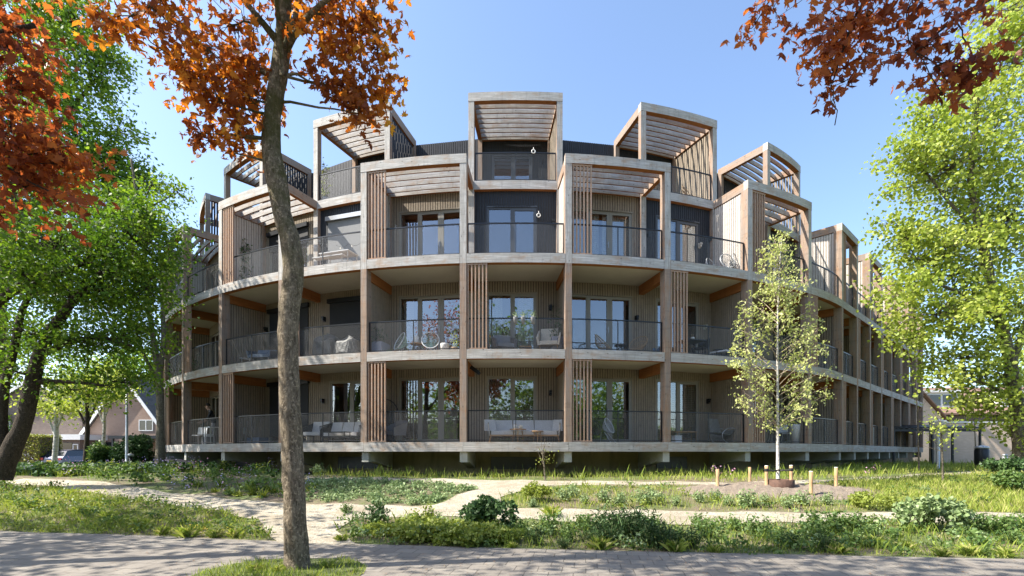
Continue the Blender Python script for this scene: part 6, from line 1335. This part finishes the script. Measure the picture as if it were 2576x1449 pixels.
t = at(-3, 1, 612, .95, 'folding_chair', 'upright folding chair with light blue seat left of the maple trunk, ground floor', 'chair', .3); legs(t, [((-.18, 0, .95), (-.24, -.2, 0)), ((.18, 0, .95), (.24, -.2, 0)), ((-.18, .0, .5), (-.2, .3, 0)), ((.18, 0, .5), (.2, .3, 0))], 'steel', .012); mb = MB(); mb.box(None, -.18, .18, -.12, -.09, .42, .68); mb.build('seat', M['steel'], t)
t = at(-3, 1, 648, 1.0, 'toy_box', 'low dark blue crate on the floor of the shaded left balcony', 'crate'); mb = MB(); mb.box(None, -.38, .38, -.2, .2, 0, .02); mb.box(None, -.38, .38, -.2, -.18, .021, .28); mb.box(None, -.38, .38, .18, .2, .021, .28); mb.box(None, -.38, -.36, -.179, .179, .021, .28); mb.box(None, .36, .38, -.179, .179, .021, .28); mb.build('crate', M['fabric_blue'], t)
t = at(-4, 1, 492, .8, 'garden_chair', 'pale tubular chair left of the standing person', 'chair', .6); simple_chair(t, 'plasticw')
t = at(-4, 1, 524, .45, 'storage_box', 'pale box stack beside the railing in front of the person', 'box'); mb = MB(); mb.box(None, -.22, .22, -.16, .16, 0, .34); mb.build('body', M['cushion_dark'], t); mb = MB(); mb.box(None, -.14, .12, -.12, .12, .342, .46); mb.build('lid', M['plasticw'], t)
t = at(3, 1, 1950, .9, 'garden_chair', 'black tubular chair behind the birch stem, ground floor', 'chair', .4); simple_chair(t, 'black_metal')
t = at(3, 1, 1975, 1.0, 'garden_chair', 'white topped chair left of the tall white planter', 'chair', -.6); simple_chair(t, 'plasticw')
t = at(3, 1, 2001, .5, 'tall_planter', 'tall tapered white planter with green plant, ground floor right', 'planter'); pot(t, .19, .78, 'pot_white', .62, 'herb_dark', .35, 90, False, .11)
t = at(4, 1, 2068, 1.0, 'dining_table', 'wooden table behind the railing right of the tall white planter', 'table'); rect_table(t, .9, .6, .74, 'oak', 'black_metal')
t = at(4, 1, 2100, .55, 'gas_bottle', 'slim white bottle standing near the right column of the ground floor', 'bottle'); mb = MB(); mb.lathe([(0, 0), (.09, 0), (.09, .42), (.05, .5), (.03, .52), (0, .52)], 16); mb.build('body', M['pot_white'], t); mb = MB(); mb.lathe([(.02, .52), (.03, .56), (0, .57)], 10); mb.build('cap', M['steel'], t)
t = at(7, 1, 2199, .55, 'tall_planter', 'cream tapered planter on the far right wing, ground floor', 'planter'); pot(t, .2, 1.0, 'candle', .7)
# upper terraces
t = at(-2, 3, 852, .9, 'picnic_table', 'pale grey wooden picnic table on the upper terrace left of centre', 'table'); rect_table(t, 1.2, .6, .72, 'cushion', 'plasticw'); mb = MB(); mb.box(None, -.6, .6, -.62, -.38, .42, .45); mb.build('bench', M['cushion'], t); mb = MB(); mb.box(None, -.6, .6, .38, .6, .42, .45); mb.build('bench', M['cushion'], t); legs(t, [((x, y, .42), (x, y, 0)) for x in (-.5, .5) for y in (-.5, .5)], 'plasticw')
t = at(-2, 3, 893, .7, 'string_lights', 'string of garden bulbs looped over the upper terrace railing', 'string lights', z=LV[3] + .9); mb = MB(); pts = [(-.75 + i * .09, .0, -.10 * abs(math.sin(i * .55)) + .02) for i in range(17)]; mb.tube(pts, .006, 4); mb.build('cable', M['strap'], t)
for i in (2, 7, 12): mb = MB(); mb.lathe([(0, 0), (.02, -.03), (.022, -.06), (0, -.08)], 10, c=pts[i]); mb.build('bulb', M['candle'], t)
for i, (px, tt, r_, g_) in enumerate(((1786, 1.3, .3, 'smallest wire chair at the back of the right upper terrace'), (1828, .75, -.2, 'black wire chair at the left of the pair on the right upper terrace'), (1851, .6, .3, 'wire chair with high back next to the pale side wall'))):
    t = at(2, 3, px, tt, 'wire_chair', g_, 'chair', r_, 'wire chairs on the upper terrace'); egg_chair(t, 'steel', 'steel', .35, .27, .30, .58)
t = at(2, 4, 1735, 2.5, 'folding_chair', 'pale wooden folding chair on the roof terrace right of centre', 'chair', .5); mb = MB(); mb.box(None, -.22, .22, -.2, .2, .44, .47); mb.build('seat', M['stake'], t); mb = MB(); [mb.box(None, -.22, .22, .2, .22, z_, z_ + .07) for z_ in (.6, .75, .9)]; mb.build('backrest', M['stake'], t); legs(t, [((sx * .23, -.2, .44), (sx * .23, .2, 0)) for sx in (-1, 1)] + [((sx * .23, .21, 1.0), (sx * .23, -.25, 0)) for sx in (-1, 1)], 'stake')
t = at(4, 3, 2082, .7, 'drying_rack', 'black metal clothes rack on the upper terrace by the slatted side wall', 'rack'); legs(t, [((-.4, 0, 0), (-.4, 0, 1.5)), ((.4, 0, 0), (.4, 0, 1.5)), ((-.4, 0, 1.5), (.4, 0, 1.5)), ((-.4, .3, 1.3), (.4, .3, 1.3))], 'black_metal', .02, 'bar')
t = at(-5, 3, 505, .8, 'garden_chair', 'dark armchair on the leftmost upper terrace', 'chair', .2); armchair(t, .6, .6, .32, .85, 'cushion_dark', 'black_metal', 'black_metal')
def climber(b, L, px, t_, h, w, label, seed, n=260, mat='herb_dark'):
    t = at(b, L, px, t_, 'climbing_plant', label, 'plant'); rs2 = np.random.RandomState(seed); mb = MB(); P = []
    for i in range(7):
        x0 = rs2.uniform(-w, w) * .3; pts = [(x0, 0, .2)]; 
        for k in range(6): pts.append((pts[-1][0] + rs2.uniform(-w, w) * .25, rs2.uniform(-.12, .12), .2 + h * (k + 1) / 6 * rs2.uniform(.8, 1)))
        mb.tube(pts, .007, 4); A = np.array(pts); k = rs2.randint(0, 6, n // 7); f = rs2.rand(n // 7)[:, None]; P.append(A[k] * (1 - f) + A[k + 1] * f + rs2.randn(n // 7, 3) * (.09, .07, .07))
    mb.build('stem', M['twig'], t); V, U, k = leaves(np.concatenate(P), .09, 'diamond', .2, .3, rs=rs2); raw_mesh('foliage', V, k, len(V) // k, M[mat], t, uv=U)
    mb = MB(); mb.lathe([(0, 0), (.15, 0), (.19, .3), (.17, .3), (.16, .25), (0, .25)], 16); mb.build('pot', M['cushion_dark'], t)
climber(-3, 3, 615, .9, 1.9, .7, 'tall climbing shrub against the left side wall of the upper terrace', 1, 420)
climber(-2, 4, 818, 2.0, 1.5, .35, 'yellowish climber on the roof terrace post left of centre', 2, 200, 'herb_lime')
climber(3, 3, 1990, .8, 1.6, .4, 'climber on the terrace behind the birch top', 3, 200, 'herb')
climber(-4, 2, 486, .7, .8, .25, 'potted plant on the shaded leftmost middle balcony', 4, 120)
for i, (b_, L_, px, z_) in enumerate(((0, 4, 1342, 1.0), (0, 3, 1355, 1.95), (-1, 3, 995, 1.7))):
    tt = BAL + .0 if L_ == 4 else 1.62; s = sfor(b_, tt, px); p = F(b_, s, tt, LV[L_] + z_); labs = ['white ring hook hung over the roof terrace railing', 'large white hose ring on the black wall of the centre terrace', 'small white ring on the pale wall left of the terrace doors']
    t = thing('ring_hook', p, bang(b_, s), labs[i], 'hook'); mb = MB(); r_ = .06 if i < 2 else .04; mb.tube([(r_ * math.cos(a), 0, r_ * math.sin(a)) for a in [2 * math.pi * k / 18 for k in range(19)]], .018 if i < 2 else .012, 6, cap=False); mb.build('ring', M['pot_white'], t); mb = MB(); mb.tube([(0, 0, r_), (0, .0, r_ + .08), (0, .12, r_ + .1)], .008, 5); mb.build('hook', M['pot_white'], t)
# black parasol arm folded over the ground floor centre beam, and its twin heater lamp
t = at(0, 1, 1187, .75, 'folded_parasol', 'folded black parasol arm hanging under the cross beam left of the centre bay', 'parasol', z=LV[2] - .62); mb = MB(); mb.bar((-.03, 0, .18), (.22, -.05, .0), .09, .12); mb.build('arm', M['black_metal'], t); mb = MB(); mb.bar((.2, -.05, .02), (.27, -.06, -.06), .12, .1); mb.build('bracket', M['black_metal'], t)
# person leaning over a table on the far left ground floor balcony
def person(t):
    me = bpy.data.meshes.new('person_body'); J = {}
    V = [(0, .0, .92), (0, -.02, 1.12), (-.01, -.08, 1.34), (-.02, -.15, 1.46), (-.03, -.22, 1.55), (-.03, -.25, 1.66),  # pelvis, waist, chest, neck base, jaw, crown
         (-.10, .0, .88), (-.11, -.04, .48), (-.12, .04, .07), (-.12, -.12, .03), (.10, .0, .88), (.12, .02, .48), (.12, .08, .07), (.13, -.08, .03),
         (-.19, -.09, 1.38), (-.24, -.20, 1.12), (-.22, -.42, .96), (.17, -.09, 1.38), (.24, -.18, 1.12), (.18, -.42, .98), (-.215, -.49, .93), (.175, -.49, .95)]
    Rr = [.13, .115, .135, .055, .075, .085, .09, .058, .04, .035, .09, .058, .04, .035, .06, .042, .028, .06, .042, .028, .03, .03]
    E_ = [(0, 1), (1, 2), (2, 3), (3, 4), (4, 5), (0, 6), (6, 7), (7, 8), (8, 9), (0, 10), (10, 11), (11, 12), (12, 13), (2, 14), (14, 15), (15, 16), (2, 17), (17, 18), (18, 19), (16, 20), (19, 21)]
    for side, wri in ((-1, 20), (1, 21)):
        bx_, by_, bz_ = V[wri]
        for i, L_ in enumerate((.055, .07, .075, .07)):
            k = len(V); xo = (i - 1.5) * .019; V.append((bx_ + xo, by_ - .035, bz_ - .008)); V.append((bx_ + xo * 1.15, by_ - .035 - L_ * .55, bz_ - .03)); V.append((bx_ + xo * 1.1, by_ - .035 - L_ * .75, bz_ - .06)); Rr.extend([.010, .009, .007]); E_.extend([(wri, k), (k, k + 1), (k + 1, k + 2)])
        k = len(V); V.append((bx_ - side * .03, by_ - .01, bz_ - .01)); V.append((bx_ - side * .05, by_ - .05, bz_ - .03)); Rr.extend([.011, .008]); E_.extend([(wri, k), (k, k + 1)])
    me.from_pydata(V, E_, []); o = bpy.data.objects.new('body', me); COL.objects.link(o); o.parent = t
    sk = o.modifiers.new('skin', 'SKIN'); 
    for i, r in enumerate(Rr): me.skin_vertices[0].data[i].radius = (r, r * .85 if i in (1, 2) else r)
    me.skin_vertices[0].data[0].use_root = True
    o.modifiers.new('sub', 'SUBSURF').levels = 2; o.modifiers['sub'].render_levels = 2
    pm = NT('person_surface'); sx = pm.n('ShaderNodeSeparateXYZ'); pm.l(pm.coord(kind='Object'), sx.inputs[0]); z = sx.outputs[2]
    shirt = pm.math('LESS_THAN', z, 1.47); legs_ = pm.math('LESS_THAN', z, .93); arm = pm.math('LESS_THAN', sx.outputs[1], -.26)
    c = pm.mix(shirt, (.42, .26, .19), (.015, .016, .02)); c = pm.mix(pm.math('MULTIPLY', arm, pm.math('LESS_THAN', z, 1.3)), pm.mix(legs_, c, (.14, .14, .15)), (.42, .26, .19))
    pm.l(c, pm.b.inputs['Base Color']); pm.b.inputs['Roughness'].default_value = .8; me.materials.append(pm.mat)
    mb = MB(); n = 14
    for j in range(7):
        f0, f1 = j / 7 * 1.7, (j + 1) / 7 * 1.7
        for k in range(n):
            a0, a1 = 2 * math.pi * k / n, 2 * math.pi * (k + 1) / n
            def hp(f, a): r = .098; return (-.03 + r * math.sin(f) * math.cos(a) * .92, -.235 + r * math.sin(f) * math.sin(a) + .015, 1.655 + r * math.cos(f) * 1.1)
            if math.sin((a0 + a1) / 2) < -.55 and f1 > 1.0: continue
            mb.poly([hp(f0, a0), hp(f0, a1), hp(f1, a1), hp(f1, a0)], smooth=True)
    mb.build('hair', M['hair'], t)
    mb = MB(); mb.tube([(-.03, -.325, 1.62), (-.03, -.345, 1.60), (-.03, -.33, 1.592)], [.008, .012, .010], 6); mb.build('nose', M['skin'], t)
    for sx_ in (-1, 1):
        mb = MB(); mb.lathe([(0, 0), (.010, .004), (.008, .012), (0, .014)], 8, c=(-.03 + sx_ * .03, -.318, 1.625)); mb.build('eye', M['hair'], t)
        mb = MB(); mb.tube([(-.03 + sx_ * .088, -.23, 1.64), (-.03 + sx_ * .096, -.22, 1.61), (-.03 + sx_ * .086, -.235, 1.585)], [.010, .014, .008], 6); mb.build('ear', M['skin'], t)
    mb = MB(); mb.tube([(-.05, -.318, 1.565), (-.03, -.325, 1.563), (-.01, -.318, 1.565)], .005, 5); mb.build('mouth', M['pot_terra'], t)
t = at(-4, 1, 538, .85, 'person', 'person in a black shirt leaning forward over the table on the left ground floor balcony', 'person', -.5); person(t)
t = at(-4, 1, 534, .35, 'side_table', 'small pale table in front of the leaning person', 'table'); rect_table(t, .5, .4, .72, 'plasticw', 'plasticw')
